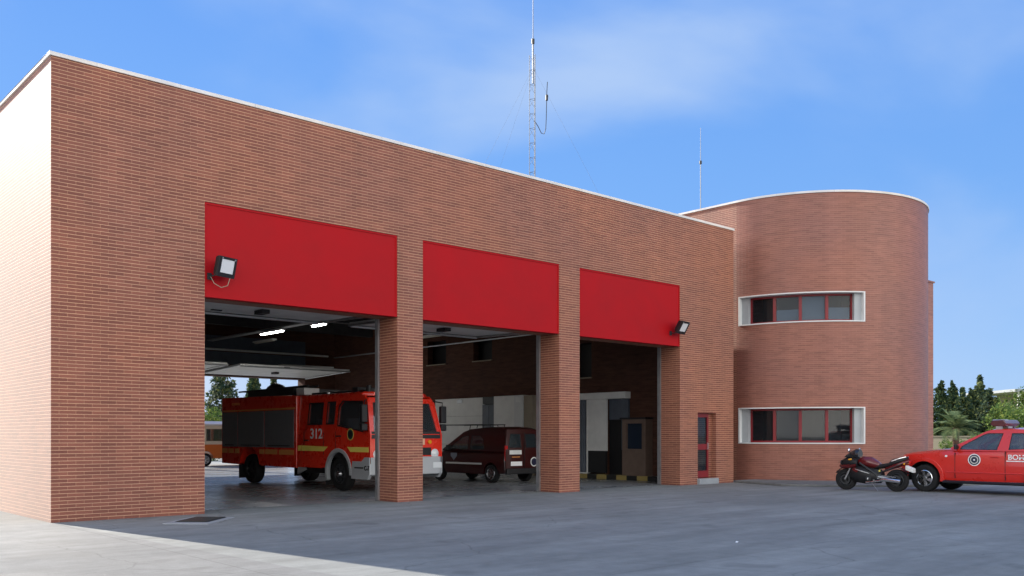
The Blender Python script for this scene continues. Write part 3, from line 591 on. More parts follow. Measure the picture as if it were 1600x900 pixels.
# ------------------------------------------------------------------ vehicles
def wheel(parent, x, y, z, r, wd, rim_m, side, rr=0.62, spokes=5, name='wheel', deep=0.03):
    """tyre as the wheel mesh, rim as its child; side = +1/-1 is the outward direction along y"""
    h = wd/2
    p = [(r*rr, -h*0.8), (r*0.86, -h), (r*0.96, -h*0.9), (r, -h*0.6), (r, h*0.6), (r*0.96, h*0.9), (r*0.86, h), (r*rr, h*0.8)]
    ty = MB().lathe(p+[p[0]], (x, y, z), 'y', 28, closed=False).build(name, RUB, parent, smooth=35)
    q = MB(); yo = y+side*(h*0.8); R = r*rr
    q.lathe([(R*1.0, yo-side*0.0-y), (R*0.93, yo+side*0.012-y), (R*0.86, yo-side*deep-y), (R*0.80, yo-side*(deep+0.03)-y)], (x, y, z), 'y', 28, closed=False)
    q.lathe([(0.001, yo-y), (R*0.22, yo-y), (R*0.26, yo-side*0.03-y)], (x, y, z), 'y', 16, closed=False)
    for k in range(spokes):
        a = 2*pi*k/spokes+0.3; dx, dz = cos(a), sin(a); px, pz = -dz, dx; wi, wo = R*0.13, R*0.2
        rg = []
        for rad, ww in ((R*0.18, wi), (R*0.9, wo)):
            c = Vector((x+dx*rad, 0, z+dz*rad)); rg.append([(c.x-px*ww, yo-side*0.008, c.z-pz*ww), (c.x+px*ww, yo-side*0.008, c.z+pz*ww), (c.x+px*ww, yo-side*(deep+0.03), c.z+pz*ww), (c.x-px*ww, yo-side*(deep+0.03), c.z-pz*ww)])
        q.loft(rg)
    q.build('rim', rim_m, ty, smooth=30)
    MB().lathe([(0.001, yo-side*(deep+0.06)-y), (R, yo-side*(deep+0.06)-y)], (x, y, z), 'y', 20, closed=False).build('brake_disc', BLACK, ty)
    return ty
def section(x, wd, zb, zt, crown=0.05, flat=0.82, tuck=0.93, n=7):
    """car body ring at station x: symmetric outline, wd = half width"""
    h = zt-zb
    half = [(wd*tuck, zb), (wd*0.985, zb+h*0.22), (wd, zb+h*0.50), (wd*0.985, zb+h*0.78), (wd*0.95, zb+h*0.93), (wd*flat, zt), (wd*flat*0.6, zt+crown*0.7), (0, zt+crown)]
    return [(x, yy, zz) for yy, zz in half] + [(x, -yy, zz) for yy, zz in reversed(half[:-1])]
def arch_cut(x, z, r, y0, y1): return MB().cyl((x, y0, z), (x, y1, z), r, n=32)
def lerp(a, b, t): return a+(b-a)*t

# ---- fire engine (local x forward, right-hand side = -y)
fe = thing('fire_engine', 'red fire engine numbered 312 with grey shutters and yellow stripe', 'fire engine', (10.35, 8.0, 0.004), -pi/2)
HW = 1.25
def archpts(cx, cz, r, a0, a1, n=14): return [(cx+r*cos(radians(lerp(a0, a1, k/n))), cz+r*sin(radians(lerp(a0, a1, k/n)))) for k in range(n+1)]
FX, RX = 2.97, -2.70
cab_out = [(0.55, 0.62), (2.05, 0.62)] + archpts(FX, 0.50, 0.66, 165, 8) + [(4.45, 0.62), (4.62, 0.8), (4.62, 1.62), (4.36, 2.55), (4.15, 2.74), (0.55, 2.79)]
rwin = rect(1.20, 1.98, 1.94, 2.54); swin = rect(2.28, 2.66, 1.95, 2.55)
fwin = [(2.92, 1.90), (4.22, 1.72), (4.30, 1.86), (4.08, 2.53), (3.10, 2.56), (2.92, 2.42)]
for sgn in (-1, 1):
    nm = 'cab_side'
    cs = MB().plate(cab_out, [rwin, swin, fwin], lambda a, b, c: (a, sgn*(HW-c-0.10*max(0, b-1.7)), b), 0.05).build(nm, FIRE, fe)
    for wn in (rwin, swin, fwin):
        MB().plate(wn, [], lambda a, b, c: (a, sgn*(HW-0.02-c-0.10*max(0, b-1.7)), b), 0.01).build('window', CARGL, cs)
        xs = [p[0] for p in wn]; zs_ = [p[1] for p in wn]; cxm, czm = sum(xs)/len(xs), sum(zs_)/len(zs_)
        big = [(cxm+(p[0]-cxm)*(1+0.045/max(0.1, abs(p[0]-cxm))), czm+(p[1]-czm)*(1+0.04/max(0.1, abs(p[1]-czm)))) for p in wn]
        MB().plate(big, [wn], lambda a, b, c: (a, sgn*(HW+0.006-c-0.10*max(0, b-1.7)), b), 0.02).build('window_seal', BLACK, cs)
    # door seams and handles
    sm_ = MB()
    for xa in (0.98, 2.13, 2.80): sm_.box(xa-0.008, xa+0.008, sgn*(HW+0.002)-0.004, sgn*(HW+0.002)+0.004, 1.0 if xa != 2.80 else 1.18, 1.7)
    sm_.build('door_seam', BLACK, cs)
    MB().box(1.02, 1.26, sgn*(HW+0.012)-0.012, sgn*(HW+0.012)+0.012, 1.42, 1.46).box(2.86, 3.10, sgn*(HW+0.012)-0.012, sgn*(HW+0.012)+0.012, 1.55, 1.59).build('handle', BLACK, cs)
    yy = sgn*(HW+0.006)
    def st_(a0, a1, b0, b1, m, nm_='reflective_stripe'): MB().box(a0, a1, yy-0.004, yy+0.004, b0, b1).build(nm_, m, cs)
    st_(0.62, 0.80, 1.12, 1.28, YEL); MB().plate([(0.84, 1.12), (2.15, 1.12), (2.38, 1.26), (0.84, 1.28)], [], lambda a, b, c: (a, yy-0.004+c, b), 0.008).build('reflective_stripe', YEL, cs)
    MB().plate([(3.45, 1.26), (3.62, 1.12), (4.55, 1.12), (4.55, 1.26)], [], lambda a, b, c: (a, yy-0.004+c, b), 0.008).build('reflective_stripe', YEL, cs)
    # grey wheel arch and lower step panel
    aa = archpts(FX, 0.50, 0.72, 200, -4, 22); ab = archpts(FX, 0.50, 0.61, 200, -4, 22)
    MB().plate(aa+ab[::-1], [], lambda a, b, c: (a, sgn*(HW+0.03-c), b), 0.12).build('wheel_arch', SILV, cs, bevel=0.01)
    MB().plate([(3.66, 0.36), (4.5, 0.36), (4.62, 0.5), (4.62, 0.98), (4.35, 0.98), (4.2, 0.86), (3.72, 0.86)], [], lambda a, b, c: (a, sgn*(HW+0.02-c), b), 0.1).build('step_panel', SILV, cs, bevel=0.015)
    MB().box(3.85, 4.3, sgn*(HW+0.022)-0.004, sgn*(HW+0.022)+0.004, 0.66, 0.70).build('step', BLACK, cs)
def emblem(parent, c, axis_sgn, r, cols, y_):
    e = None
    for i, (m, k) in enumerate(cols):
        o = MB().cyl((c[0], y_, c[1]), (c[0], y_+axis_sgn*(0.004+0.002*i), c[1]), r*k, n=24).build('emblem' if e is None else 'emblem_ring', m, parent if e is None else e)
        e = e or o
    return e
GREEN = mat('dark_green', (0.02, 0.06, 0.04), 0.5); NAVY = mat('navy', (0.015, 0.018, 0.05), 0.4)
side_r = [o for o in fe.children if o.name.startswith('cab_side')]
emblem(side_r[0], (3.62, 1.62), -1, 0.17, [(YEL, 1), (GREEN, 0.86), (BLACK, 0.55)], -HW-0.004)
text('number_lettering', '312', 0.42, OFFW, side_r[0], (1.36, -HW-0.010, 1.50), (pi/2, 0, 0), bold=0.006, sx=1.15)
# cab front
def front(a, b, c): # a across, b height
    x = 4.60 if b < 1.62 else 4.60-(b-1.62)*0.28
    return (x-c, a*(1-0.085*max(0, b-1.7)), b)
cf = MB().plate([(-1.2, 0.9), (1.2, 0.9), (1.2, 1.62), (1.2, 2.66), (-1.2, 2.66), (-1.2, 1.62)], [[(-1.1, 1.68), (1.1, 1.68), (1.06, 2.52), (-1.06, 2.52)]], front, 0.05).build('cab_front', FIRE, fe)
MB().plate([(-1.1, 1.68), (1.1, 1.68), (1.06, 2.52), (-1.06, 2.52)], [], lambda a, b, c: (front(a, b, c)[0]-0.02, front(a, b, c)[1], b), 0.01).build('windscreen', CARGL, cf)
MB().plate([(-1.2, 1.50), (1.2, 1.50), (1.2, 1.70), (-1.2, 1.70)], [], lambda a, b, c: (front(a, b, -0.012)[0]-c, a*1.0, b), 0.02).build('scuttle', BLACK, cf)
MB().box(4.60, 4.625, -0.85, 0.85, 1.02, 1.24).build('grille', BLACK, cf)
MB().box(4.60, 4.63, 0.28, 0.62, 1.32, 1.5).build('panel_lamp', mat('pale_orange', (0.8, 0.45, 0.3), 0.3), cf)
MB().box(4.60, 4.63, -0.5, 0.1, 1.30, 1.48).build('badge_plate', OFFW, cf)
for s in (-1, 1):
    MB().cyl((4.60, s*0.80, 1.40), (4.64, s*0.80, 1.40), 0.06, n=12).build('indicator', AMBER, cf)
    MB().lathe([(0.001, 0.09), (0.08, 0.075), (0.14, 0.03), (0.15, -0.03)], (4.58, s*1.0, 1.06), 'x', 16, closed=False).build('headlight', LAMPG, cf, smooth=40)
bp = MB().loft([[(x, y, z) for x, y in ((4.35, -1.27), (4.60, -1.25), (4.78, -1.05), (4.84, 0), (4.78, 1.05), (4.60, 1.25), (4.35, 1.27))] for z in (0.48, 0.52, 0.92, 0.98)]).build('bumper', SILV, fe, bevel=0.02)
for s in (-1, 1): MB().box(4.70, 4.80, s*0.95-0.16, s*0.95+0.16, 0.64, 0.82).build('fog_lamp', LAMPG, bp, bevel=0.02); 
MB().box(4.85, 4.855, -0.3, 0.3, 0.6, 0.74).build('number_plate', OFFW, bp)
text('plate_lettering', 'C-7', 0.17, BLACK, bp, (4.36, -1.279, 0.62), (pi/2, 0, 0), bold=0.006)
for s in (-1, 1):
    MB().box(4.42, 4.56, s*1.38-0.10, s*1.38+0.10, 1.95, 2.45).box(4.42, 4.56, s*1.38-0.10, s*1.38+0.10, 1.72, 1.92).tube([(4.3, s*1.15, 2.6), (4.5, s*1.36, 2.55), (4.48, s*1.36, 2.4)], 0.02, 6).build('mirror', BLACK, fe, bevel=0.03)
MB().loft([[(x, y*sc, z) for x, y in ((0.55, -1.15), (4.02, -1.15), (4.22, -0.9), (4.30, 0), (4.22, 0.9), (4.02, 1.15), (0.55, 1.15))] for z, sc in ((2.70, 1.0), (2.78, 0.985), (2.83, 0.94))]).build('cab_roof', FIRE, fe, bevel=0.02)
MB().box(0.56, 4.3, -1.18, 1.18, 0.95, 1.3).box(0.56, 0.6, -1.1, 1.1, 1.3, 2.7).build('cab_floor', BLACK, fe)
for xx, yy in ((1.3, -0.6), (1.3, 0.6), (3.0, -0.6), (3.0, 0.6)): MB().box(xx-0.28, xx+0.22, yy-0.25, yy+0.25, 1.3, 1.45).box(xx-0.3, xx-0.18, yy-0.25, yy+0.25, 1.45, 2.1).build('seat', BLUEG, fe, bevel=0.04)
# equipment body
body = MB()
rb_out = [(-4.8, 0.62), (-3.5, 0.60)] + archpts(RX, 0.50, 0.72, 168, 12, 12) + [(-1.85, 0.60), (0.5, 0.58), (0.5, 2.80), (0.35, 2.84), (-4.75, 2.90), (-4.8, 2.8)]
bd = MB().plate(rb_out, [], lambda a, b, c: (a, -HW+c, b), 2*HW).build('equipment_body', FIRE, fe, bevel=0.02)
for sgn in (-1, 1):
    yy = sgn*(HW+0.003)
    for a0, a1 in ((-4.72, -3.55), (-3.50, -1.62), (-1.57, 0.36)):
        sh = MB(); nsl = 26
        for k in range(nsl):
            z0 = 1.22+1.16*k/nsl; sh.box(a0, a1, min(yy, yy+sgn*0.012), max(yy, yy+sgn*0.012), z0, z0+1.16/nsl-0.006)
        sh.box(a0, a1, yy-0.002, yy+0.002, 1.2, 2.39)
        s_ = sh.build('roller_shutter', SHUT, bd); MB().box(a0+0.25, a1-0.25, yy+sgn*0.02-0.012, yy+sgn*0.02+0.012, 1.25, 1.28).build('handle', DARKM, s_)
    MB().box(-4.75, 0.42, yy-0.01, yy+0.02, 2.41, 2.46).build('rain_gutter', ORA, bd)
    for a0, a1 in ((-4.75, -4.35), (-4.25, -3.85), (-3.75, -3.42), (-1.95, -1.62), (-1.55, -0.72), (-0.6, 0.35)): MB().box(a0, a1, yy-0.004, yy+0.006, 0.98, 1.14).build('reflective_stripe', ORA, bd)
    MB().plate([(0.5, 0.4), (0.95, 0.55), (0.55, 0.92), (0.5, 0.92)], [], lambda a, b, c: (a, sgn*(HW-0.05-c), b), 0.08).build('mudguard', SILV, bd)
text('small_lettering', 'BOMBEROS', 0.12, ORA, bd, (-4.0, -HW-0.003, 2.62), (pi/2, 0, 0))
MB().box(-4.6, 4.3, -0.5, 0.5, 0.55, 0.92).box(0.5, 2.2, -1.1, -0.6, 0.45, 0.8).box(0.5, 2.2, 0.6, 1.1, 0.45, 0.8).build('chassis', BLACK, fe)
rk = MB().box(-3.6, -0.4, -0.85, 0.85, 2.88, 3.10)
for y in (-0.7, -0.35): rk.tube([(-4.6, y, 3.12), (0.3, y, 3.16)], 0.03, 6)
for i in range(14): rk.cyl((-4.5+i*0.36, -0.7, 3.12), (-4.5+i*0.36, -0.35, 3.12), 0.018, n=6)
rk.build('ladder_rack', DARKM, fe)
MB().tube([(-4.3, 0.2, 3.05), (-4.0, 0.2, 3.18), (-3.6, 0.2, 3.26), (-3.2, 0.2, 3.2), (-2.9, 0.2, 3.08)], [0.12, 0.17, 0.2, 0.17, 0.12], 10).build('roof_monitor', BLACK, fe, smooth=50)
box('roof_box', GREYP, fe, -0.05, 0.45, -0.95, -0.4, 2.86, 3.08, bevel=0.02)
MB().box(0.9, 3.9, -0.95, -0.85, 2.84, 2.90).box(0.9, 3.9, 0.85, 0.95, 2.84, 2.90).box(3.3, 3.6, -1.0, 1.0, 2.84, 2.98).build('light_bar', BLACK, fe, bevel=0.02)
MB().cyl((3.95, -0.85, 2.80), (3.95, -0.85, 3.02), 0.09, 0.07, n=12).cyl((3.95, 0.85, 2.80), (3.95, 0.85, 3.02), 0.09, 0.07, n=12).build('beacon', BLACK, fe)
MB().cyl((2.0, -1.0, 2.80), (2.0, -1.0, 2.88), 0.05, n=10).build('marker_lamp', LAMPG, fe)
for s in (-1, 1):
    wheel(fe, FX, s*1.08, 0.48, 0.48, 0.30, DARKM, s, spokes=8); wheel(fe, RX, s*1.05, 0.48, 0.48, 0.34, BLACK, s, spokes=8)
    MB().cyl((FX, s*1.2, 0.48), (FX, s*1.28, 0.48), 0.11, 0.08, n=12).build('hub_cap', CHROME, fe, smooth=40)
    MB().box(2.18, 2.21, s*1.05-0.16, s*1.05+0.16, 0.12, 0.6).box(-3.5, -3.47, s*1.05-0.18, s*1.05+0.18, 0.14, 0.6).build('mud_flap', BLACK, fe)

# ---- generic car greenhouse: slanted side plates with window holes, roof and screens
def greenhouse(par, outline, wins, wb, wt, zb, zt, paint, roof_pts, ws, rs, thick=0.04):
    def f(sgn): return lambda a, b, c: (a, sgn*(lerp(wb, wt, (b-zb)/(zt-zb))-c), b)
    for sgn in (1, -1):
        s = MB().plate(outline, wins, f(sgn), thick).build('cab_side', paint, par)
        for wn in wins:
            g_ = f(sgn)
            MB().plate(wn, [], lambda a, b, c: g_(a, b, c+0.012), 0.008).build('window', CARGL, s)
            cxm = sum(p[0] for p in wn)/len(wn); czm = sum(p[1] for p in wn)/len(wn)
            sml = [(p[0]+(cxm-p[0])*0.04, p[1]+(czm-p[1])*0.06) for p in wn]
            MB().plate(wn, [sml], lambda a, b, c: g_(a, b, c-0.002), 0.012).build('window_seal', BLACK, s)
    rg = []
    for x, z, wd in roof_pts: rg.append([(x, wd*k, z+0.045*(1-k*k)) for k in (-1, -.9, -.6, 0, .6, .9, 1)] + [(x, wd*k, z-0.03) for k in (1, 0, -1)])
    MB().loft(rg).build('roof', paint, par, smooth=50)
    for nm, q in (('windscreen', ws), ('rear_window', rs)):
        if q: MB().loft([[Vector(p) for p in q], [Vector(p)+Vector((-0.01, 0, -0.01)) for p in q]]).build(nm, CARGL, par)

# ---- red pickup (x=0 at the front axle, left side = +y faces the camera)
pk = thing('pickup_truck', 'bright red double cab pickup with a roof light bar and round door emblem', 'pickup truck', (22.02, -6.62, 0), pi/2 + radians(-1.5))
W = 0.93; ZB = 1.19
st_x = [(0.80, 0.62, 0.45, 0.86, 0.02), (0.76, 0.72, 0.42, 0.98, 0.03), (0.66, 0.83, 0.40, 1.05, 0.04), (0.45, 0.90, 0.38, 1.09, 0.05), (0.1, 0.925, 0.36, 1.125, 0.06), (-0.4, W, 0.36, 1.17, 0.06), (-0.75, W, 0.35, 1.20, 0.05), (-1.2, W, 0.35, ZB, 0.0), (-2.2, W, 0.35, ZB, 0.0), (-3.0, W, 0.36, 1.2, 0.0), (-3.4, W, 0.38, 1.2, 0.0), (-4.35, 0.92, 0.45, 1.2, 0.0)]
lb = MB().loft([section(x, wd, a, b, c, flat=0.86 if x > -0.8 else 0.93) for x, wd, a, b, c in st_x]).build('lower_body', PICK, pk)
cut(lb, [arch_cut(0, 0.40, 0.47, 0.35, 1.2), arch_cut(0, 0.40, 0.47, -1.2, -0.35), arch_cut(-3.2, 0.40, 0.47, 0.35, 1.2), arch_cut(-3.2, 0.40, 0.47, -1.2, -0.35), MB().box(-4.28, -2.95, -0.78, 0.78, 0.75, 2.0)])
lb.data.shade_smooth(); lb.data.set_sharp_from_angle(angle=radians(32)); lb.data.materials.clear(); lb.data.materials.append(PICK)
po = [(-0.78, ZB-0.02), (-0.72, ZB+0.06), (-1.60, 1.70), (-1.75, 1.745), (-2.7, 1.735), (-2.93, 1.66), (-2.95, ZB-0.02)]
w1 = [(-0.98, ZB+0.015), (-1.95, ZB+0.01), (-2.06, 1.655), (-1.66, 1.655), (-1.54, 1.61), (-1.02, ZB+0.11)]
w2 = [(-2.24, ZB+0.02), (-2.76, ZB+0.05), (-2.72, 1.65), (-2.27, 1.655)]
greenhouse(pk, po, [w1, w2], 0.90, 0.70, ZB, 1.74, PICK, [(-1.55, 1.68, 0.68), (-1.75, 1.745, 0.70), (-2.3, 1.765, 0.70), (-2.75, 1.74, 0.70), (-2.93, 1.68, 0.67)],
    [(-0.74, -0.84, ZB+0.05), (-0.74, 0.84, ZB+0.05), (-1.58, 0.67, 1.69), (-1.58, -0.67, 1.69)], [(-2.94, -0.8, ZB+0.1), (-2.94, 0.8, ZB+0.1), (-2.92, 0.66, 1.66), (-2.92, -0.66, 1.66)])
MB().box(-2.9, -0.85, -0.84, 0.84, 0.5, 0.62).box(-1.1, -0.8, -0.82, 0.82, ZB-0.3, ZB+0.02).build('cab_floor', BLACK, pk)
for yy in (0.38, -0.38):
    for xx in (-1.85, -2.7): 
        s = MB().box(xx-0.1, xx+0.45, yy-0.24, yy+0.24, 0.7, 0.86).box(xx-0.12, xx+0.05, yy-0.24, yy+0.24, 0.86, 1.32).build('seat', SEAT, pk, bevel=0.05)
        MB().box(xx-0.14, xx+0.0, yy-0.13, yy+0.13, 1.35, 1.56).build('headrest', OFFW if xx > -2 else SEAT, s, bevel=0.04)
MB().lathe([(0.17, -0.01), (0.19, 0.0), (0.17, 0.01)], (-1.35, 0.38, 1.12), 'x', 20, closed=False).build('steering_wheel', BLACK, pk)
MB().tube([(-1.72, 0.62, 1.66), (-1.45, 0.74, 1.32)], 0.012, 5).build('seat_belt', mat('grey_strap', (0.3, 0.3, 0.32), 0.7), pk)
for s in (1, -1):
    y_ = s*(W+0.001)
    # fender flare, running board, seams, handles, mirror, lamps
    fa = archpts(0, 0.40, 0.56, 190, 0, 24); fb = archpts(0, 0.40, 0.465, 190, 0, 24)
    MB().plate(fa+fb[::-1], [], lambda a, b, c: (a, s*(W+0.025-c), b), 0.08).build('wheel_arch', PICK, pk, bevel=0.012)
    fa = archpts(-3.2, 0.40, 0.56, 180, 0, 24); fb = archpts(-3.2, 0.40, 0.465, 180, 0, 24)
    MB().plate(fa+fb[::-1], [], lambda a, b, c: (a, s*(W+0.025-c), b), 0.08).build('wheel_arch', PICK, pk, bevel=0.012)
    MB().loft([[(x, s*q, z) for q, z in ((0.80, 0.27), (1.0, 0.27), (1.02, 0.31), (0.98, 0.345), (0.80, 0.345))] for x in (-0.55, -2.7)]).build('running_board', BLACK, pk)
    sm_ = MB()
    for a, b, z0, z1 in ((-0.86, -0.86, 0.42, 1.12), (-2.17, -2.17, 0.40, 1.17), (-2.86, -2.86, 0.8, 1.17)): sm_.box(a-0.006, a+0.006, min(y_-s*0.03, y_), max(y_-s*0.03, y_)+0.0, z0, z1)
    sm_.build('door_seam', BLACK, pk)
    MB().box(-2.0, -1.78, min(y_, y_+s*0.02), max(y_, y_+s*0.02), 1.00, 1.03).box(-2.72, -2.5, min(y_, y_+s*0.02), max(y_, y_+s*0.02), 1.02, 1.05).build('handle', PICK, pk, bevel=0.008)
    MB().box(-2.85, -0.62, y_-0.012, y_+0.012, 0.565, 0.595).build('side_moulding', PICK, pk, bevel=0.01)
    MB().loft([[(x, s*q, z) for q, z in ((0.86, ZB+0.02), (1.06, ZB+0.02), (1.06, ZB+0.16), (0.88, ZB+0.14))] for x in (-0.95, -0.88)]).build('mirror', BLACK, pk, bevel=0.02)
    MB().loft([[(0.74, s*0.50, 0.80), (0.74, s*0.70, 0.80), (0.72, s*0.70, 0.95), (0.74, s*0.5, 0.95)], [(0.50, s*0.6, 0.80), (0.50, s*0.895, 0.80), (0.48, s*0.895, 0.96), (0.5, s*0.6, 0.96)]]).build('headlight', LAMPG, pk, bevel=0.02)
    MB().cyl((-0.62, s*0.905, 1.02), (-0.62, s*0.945, 1.02), 0.03, n=10).build('side_repeater', OFFW, pk)
    for x in (0, -3.2): wheel(pk, x, s*0.80, 0.385, 0.385, 0.26, CHROME, s, rr=0.60, spokes=6)
    MB().box(-4.36, -4.30, s*0.82-0.08, s*0.82+0.08, 0.75, 1.1).build('tail_lamp', REDL, pk)
for x in (0, -3.2):
    for s in (1, -1): MB().loft([[(x+0.475*cos(a), s*0.36, 0.40+0.475*sin(a)), (x+0.475*cos(a), s*0.925, 0.40+0.475*sin(a)), (x+0.46*cos(a), s*0.925, 0.40+0.46*sin(a)), (x+0.46*cos(a), s*0.36, 0.40+0.46*sin(a))] for a in [radians(-10+k*10) for k in range(21)]]).box(x-0.46, x+0.46, s*0.36-0.01, s*0.36+0.01, 0.25, 0.85).build('wheel_well', BLACK, pk)
MB().box(0.70, 0.815, -0.45, 0.45, 0.66, 0.92).build('grille', BLACK, pk, bevel=0.02)
MB().loft([[(x, y, z) for x, y in ((0.55, -0.88), (0.80, -0.66), (0.88, 0), (0.80, 0.66), (0.55, 0.88))] for z in (0.42, 0.62)]).build('bumper', PICK, pk, bevel=0.02)
EM = [(OFFW, 1.0), (NAVY, 0.86), (mat('pale_ring', (0.6, 0.6, 0.55), 0.5), 0.66), (NAVY, 0.5), (OFFW, 0.14)]
for s in (1, -1): emblem(pk, (-1.38, 0.93), s, 0.165, EM, s*(W+0.002))
text('side_lettering', 'BOMBEROS', 0.185, OFFW, pk, (-2.24, W+0.006, 0.955), (pi/2, 0, pi), bold=0.0035, sx=1.04)
MB().box(-2.95, -2.2, W, W+0.004, 0.90, 0.925).build('lettering_underline', OFFW, pk)
lbr = MB().loft([[(x, y, z) for x, z in ((-1.68, 1.84), (-1.60, 1.90), (-1.66, 2.0), (-1.95, 2.02), (-2.02, 1.92), (-1.95, 1.84))] for y in (-0.48, 0.48)]).build('light_bar', mat('bar_lens', (0.10, 0.03, 0.035), 0.15, coat=0.5), pk, bevel=0.02)
MB().box(-1.95, -1.7, -0.15, 0.15, 1.80, 1.84).box(-1.9, -1.75, 0.4, 0.46, 1.77, 1.84).box(-1.9, -1.75, -0.46, -0.4, 1.77, 1.84).build('mount', STEEL, lbr)
MB().box(-1.97, -1.62, 0.18, 0.38, 1.845, 2.03).build('lamp_module', mat('bar_grey', (0.3, 0.31, 0.34), 0.3), lbr, bevel=0.02)

# ---- maroon van in the second bay (x=0 at the rear axle, forward = +Y world, left side = +y faces the camera)
vn = thing('small_van', 'dark maroon small van parked nose inward in the middle bay', 'van', (15.88, 5.20, 0.004), pi/2)
VW = 0.84; VB = 1.08
vs = [(-0.74, 0.80, 0.35, VB, 0), (-0.70, VW, 0.32, VB, 0), (0.3, VW, 0.28, VB, 0), (2.1, VW, 0.28, VB, 0), (2.62, VW, 0.28, 1.10, 0.03), (3.0, 0.82, 0.28, 1.02, 0.05), (3.35, 0.76, 0.30, 0.93, 0.05), (3.52, 0.66, 0.34, 0.82, 0.03), (3.58, 0.55, 0.38, 0.7, 0.02)]
vb = MB().loft([section(x, wd, a, b, c, flat=0.9) for x, wd, a, b, c in vs]).build('lower_body', MAROON, vn)
cut(vb, [arch_cut(0, 0.31, 0.37, 0.35, 1.2), arch_cut(0, 0.31, 0.37, -1.2, -0.35), arch_cut(2.86, 0.31, 0.37, 0.35, 1.2), arch_cut(2.86, 0.31, 0.37, -1.2, -0.35)])
vb.data.shade_smooth(); vb.data.set_sharp_from_angle(angle=radians(32)); vb.data.materials.clear(); vb.data.materials.append(MAROON)
vo = [(-0.72, VB-0.03), (2.62, VB-0.01), (2.60, VB+0.03), (1.55, 1.70), (1.2, 1.80), (0.5, 1.84), (-0.45, 1.83), (-0.64, 1.75)]
va = [(1.22, VB+0.03), (2.28, VB+0.04), (1.55, 1.55), (1.22, 1.58)]; vbw = [(0.35, VB+0.03), (1.08, VB+0.03), (1.08, 1.58), (0.62, 1.58), (0.42, 1.45)]
greenhouse(vn, vo, [va, vbw], 0.83, 0.70, VB, 1.84, MAROON, [(1.50, 1.72, 0.71), (1.2, 1.80, 0.70), (0.5, 1.845, 0.70), (-0.45, 1.835, 0.69), (-0.63, 1.76, 0.68)],
    [(2.60, -0.78, VB+0.02), (2.60, 0.78, VB+0.02), (1.53, 0.70, 1.71), (1.53, -0.70, 1.71)], None)
rdw = [[(-0.70, 1.18), (-0.10, 1.18), (-0.12, 1.64), (-0.60, 1.64)], [(0.70, 1.18), (0.10, 1.18), (0.12, 1.64), (0.60, 1.64)]]
def vrear(a, b, c): return (-0.73+max(0, b-1.05)*0.12+c, a*(1 if b < 1.1 else 1-0.13*(b-1.1)), b)
rd = MB().plate([(-0.82, 0.5), (0.82, 0.5), (0.82, 1.1), (0.76, 1.79), (-0.76, 1.79), (-0.82, 1.1)], rdw, lambda a, b, c: vrear(a, b, c-0.03), 0.03).build('rear_door', MAROON, vn)
for q in rdw: MB().plate(q, [], lambda a, b, c: vrear(a, b, c-0.02), 0.008).build('rear_window', CARGL, rd)
MB().box(-0.785, -0.765, -0.006, 0.006, 0.5, 1.7).build('door_seam', BLACK, rd)
MB().box(-0.775, -0.764, 0.12, 0.66, 0.96, 1.10).build('badge_panel', GREYP, rd); MB().box(-0.775, -0.764, 0.10, 0.60, 0.58, 0.72).build('number_plate', OFFW, rd); MB().box(-0.772, -0.764, 0.2, 0.55, 0.86, 0.885).build('lettering_strip', ORA, rd)
e = MB().cyl((-0.764, -0.45, 0.70), (-0.775, -0.45, 0.70), 0.16, n=24).build('emblem', GREYP, rd); MB().cyl((-0.772, -0.45, 0.70), (-0.78, -0.45, 0.70), 0.125, n=24).build('emblem_ring', NAVY, e)
MB().box(-0.82, -0.68, -0.80, 0.80, 0.30, 0.50).build('bumper', BLACK, vn, bevel=0.03)
MB().box(-0.6, 2.55, -0.76, 0.76, 0.4, 0.5).box(2.2, 2.55, -0.76, 0.76, 0.8, VB+0.01).build('cab_floor', BLACK, vn)
for yy in (0.36, -0.36): MB().box(1.2, 1.65, yy-0.22, yy+0.22, 0.55, 0.72).box(1.12, 1.26, yy-0.22, yy+0.22, 0.72, 1.28).box(1.12, 1.24, yy-0.12, yy+0.12, 1.30, 1.45).build('seat', SEAT, vn, bevel=0.04)
for s in (1, -1):
    for x in (0, 2.86): wheel(vn, x, s*0.74, 0.305, 0.305, 0.2, CHROME, s, rr=0.66, spokes=7)
    MB().box(0.45, 2.4, s*(VW+0.004)-0.012, s*(VW+0.004)+0.012, 0.60, 0.66).build('side_moulding', GREYP if s > 0 else BLACK, vn, bevel=0.008)
    MB().box(2.10, 2.20, s*0.92-0.1, s*0.92+0.1, VB, VB+0.18).build('mirror', BLACK, vn, bevel=0.03)
    MB().box(-0.75, -0.68, s*0.77-0.06, s*0.77+0.055, 0.75, 1.25).build('tail_lamp', REDL, vn, bevel=0.01)
    MB().box(3.3, 3.5, s*0.62-0.12, s*0.62+0.12, 0.72, 0.86).build('headlight', LAMPG, vn, bevel=0.03)
    MB().plate([(1.95, 0.72), (1.78, 0.88), (1.78, 0.98), (2.12, 0.98), (2.12, 0.88)], [], lambda a, b, c: (a, s*(VW+0.001+c), b), 0.004).build('door_badge', mat('badge_blue', (0.25, 0.29, 0.36), 0.5), vn)
rr_ = MB()
for s in (1, -1):
    rr_.tube([(0.7, s*0.45, 1.96), (2.95, s*0.45, 1.96)], 0.018, 6)
    for x in (0.75, 1.1, 1.5): rr_.cyl((x, s*0.5, 1.84 if x < 1.2 else 1.74), (x, s*0.45, 1.96), 0.014, n=6)
for i in range(7): rr_.cyl((0.72+i*0.35, -0.45, 1.96), (0.72+i*0.35, 0.45, 1.96), 0.014, n=6)
rr_.build('roof_rack', DARKM, vn)

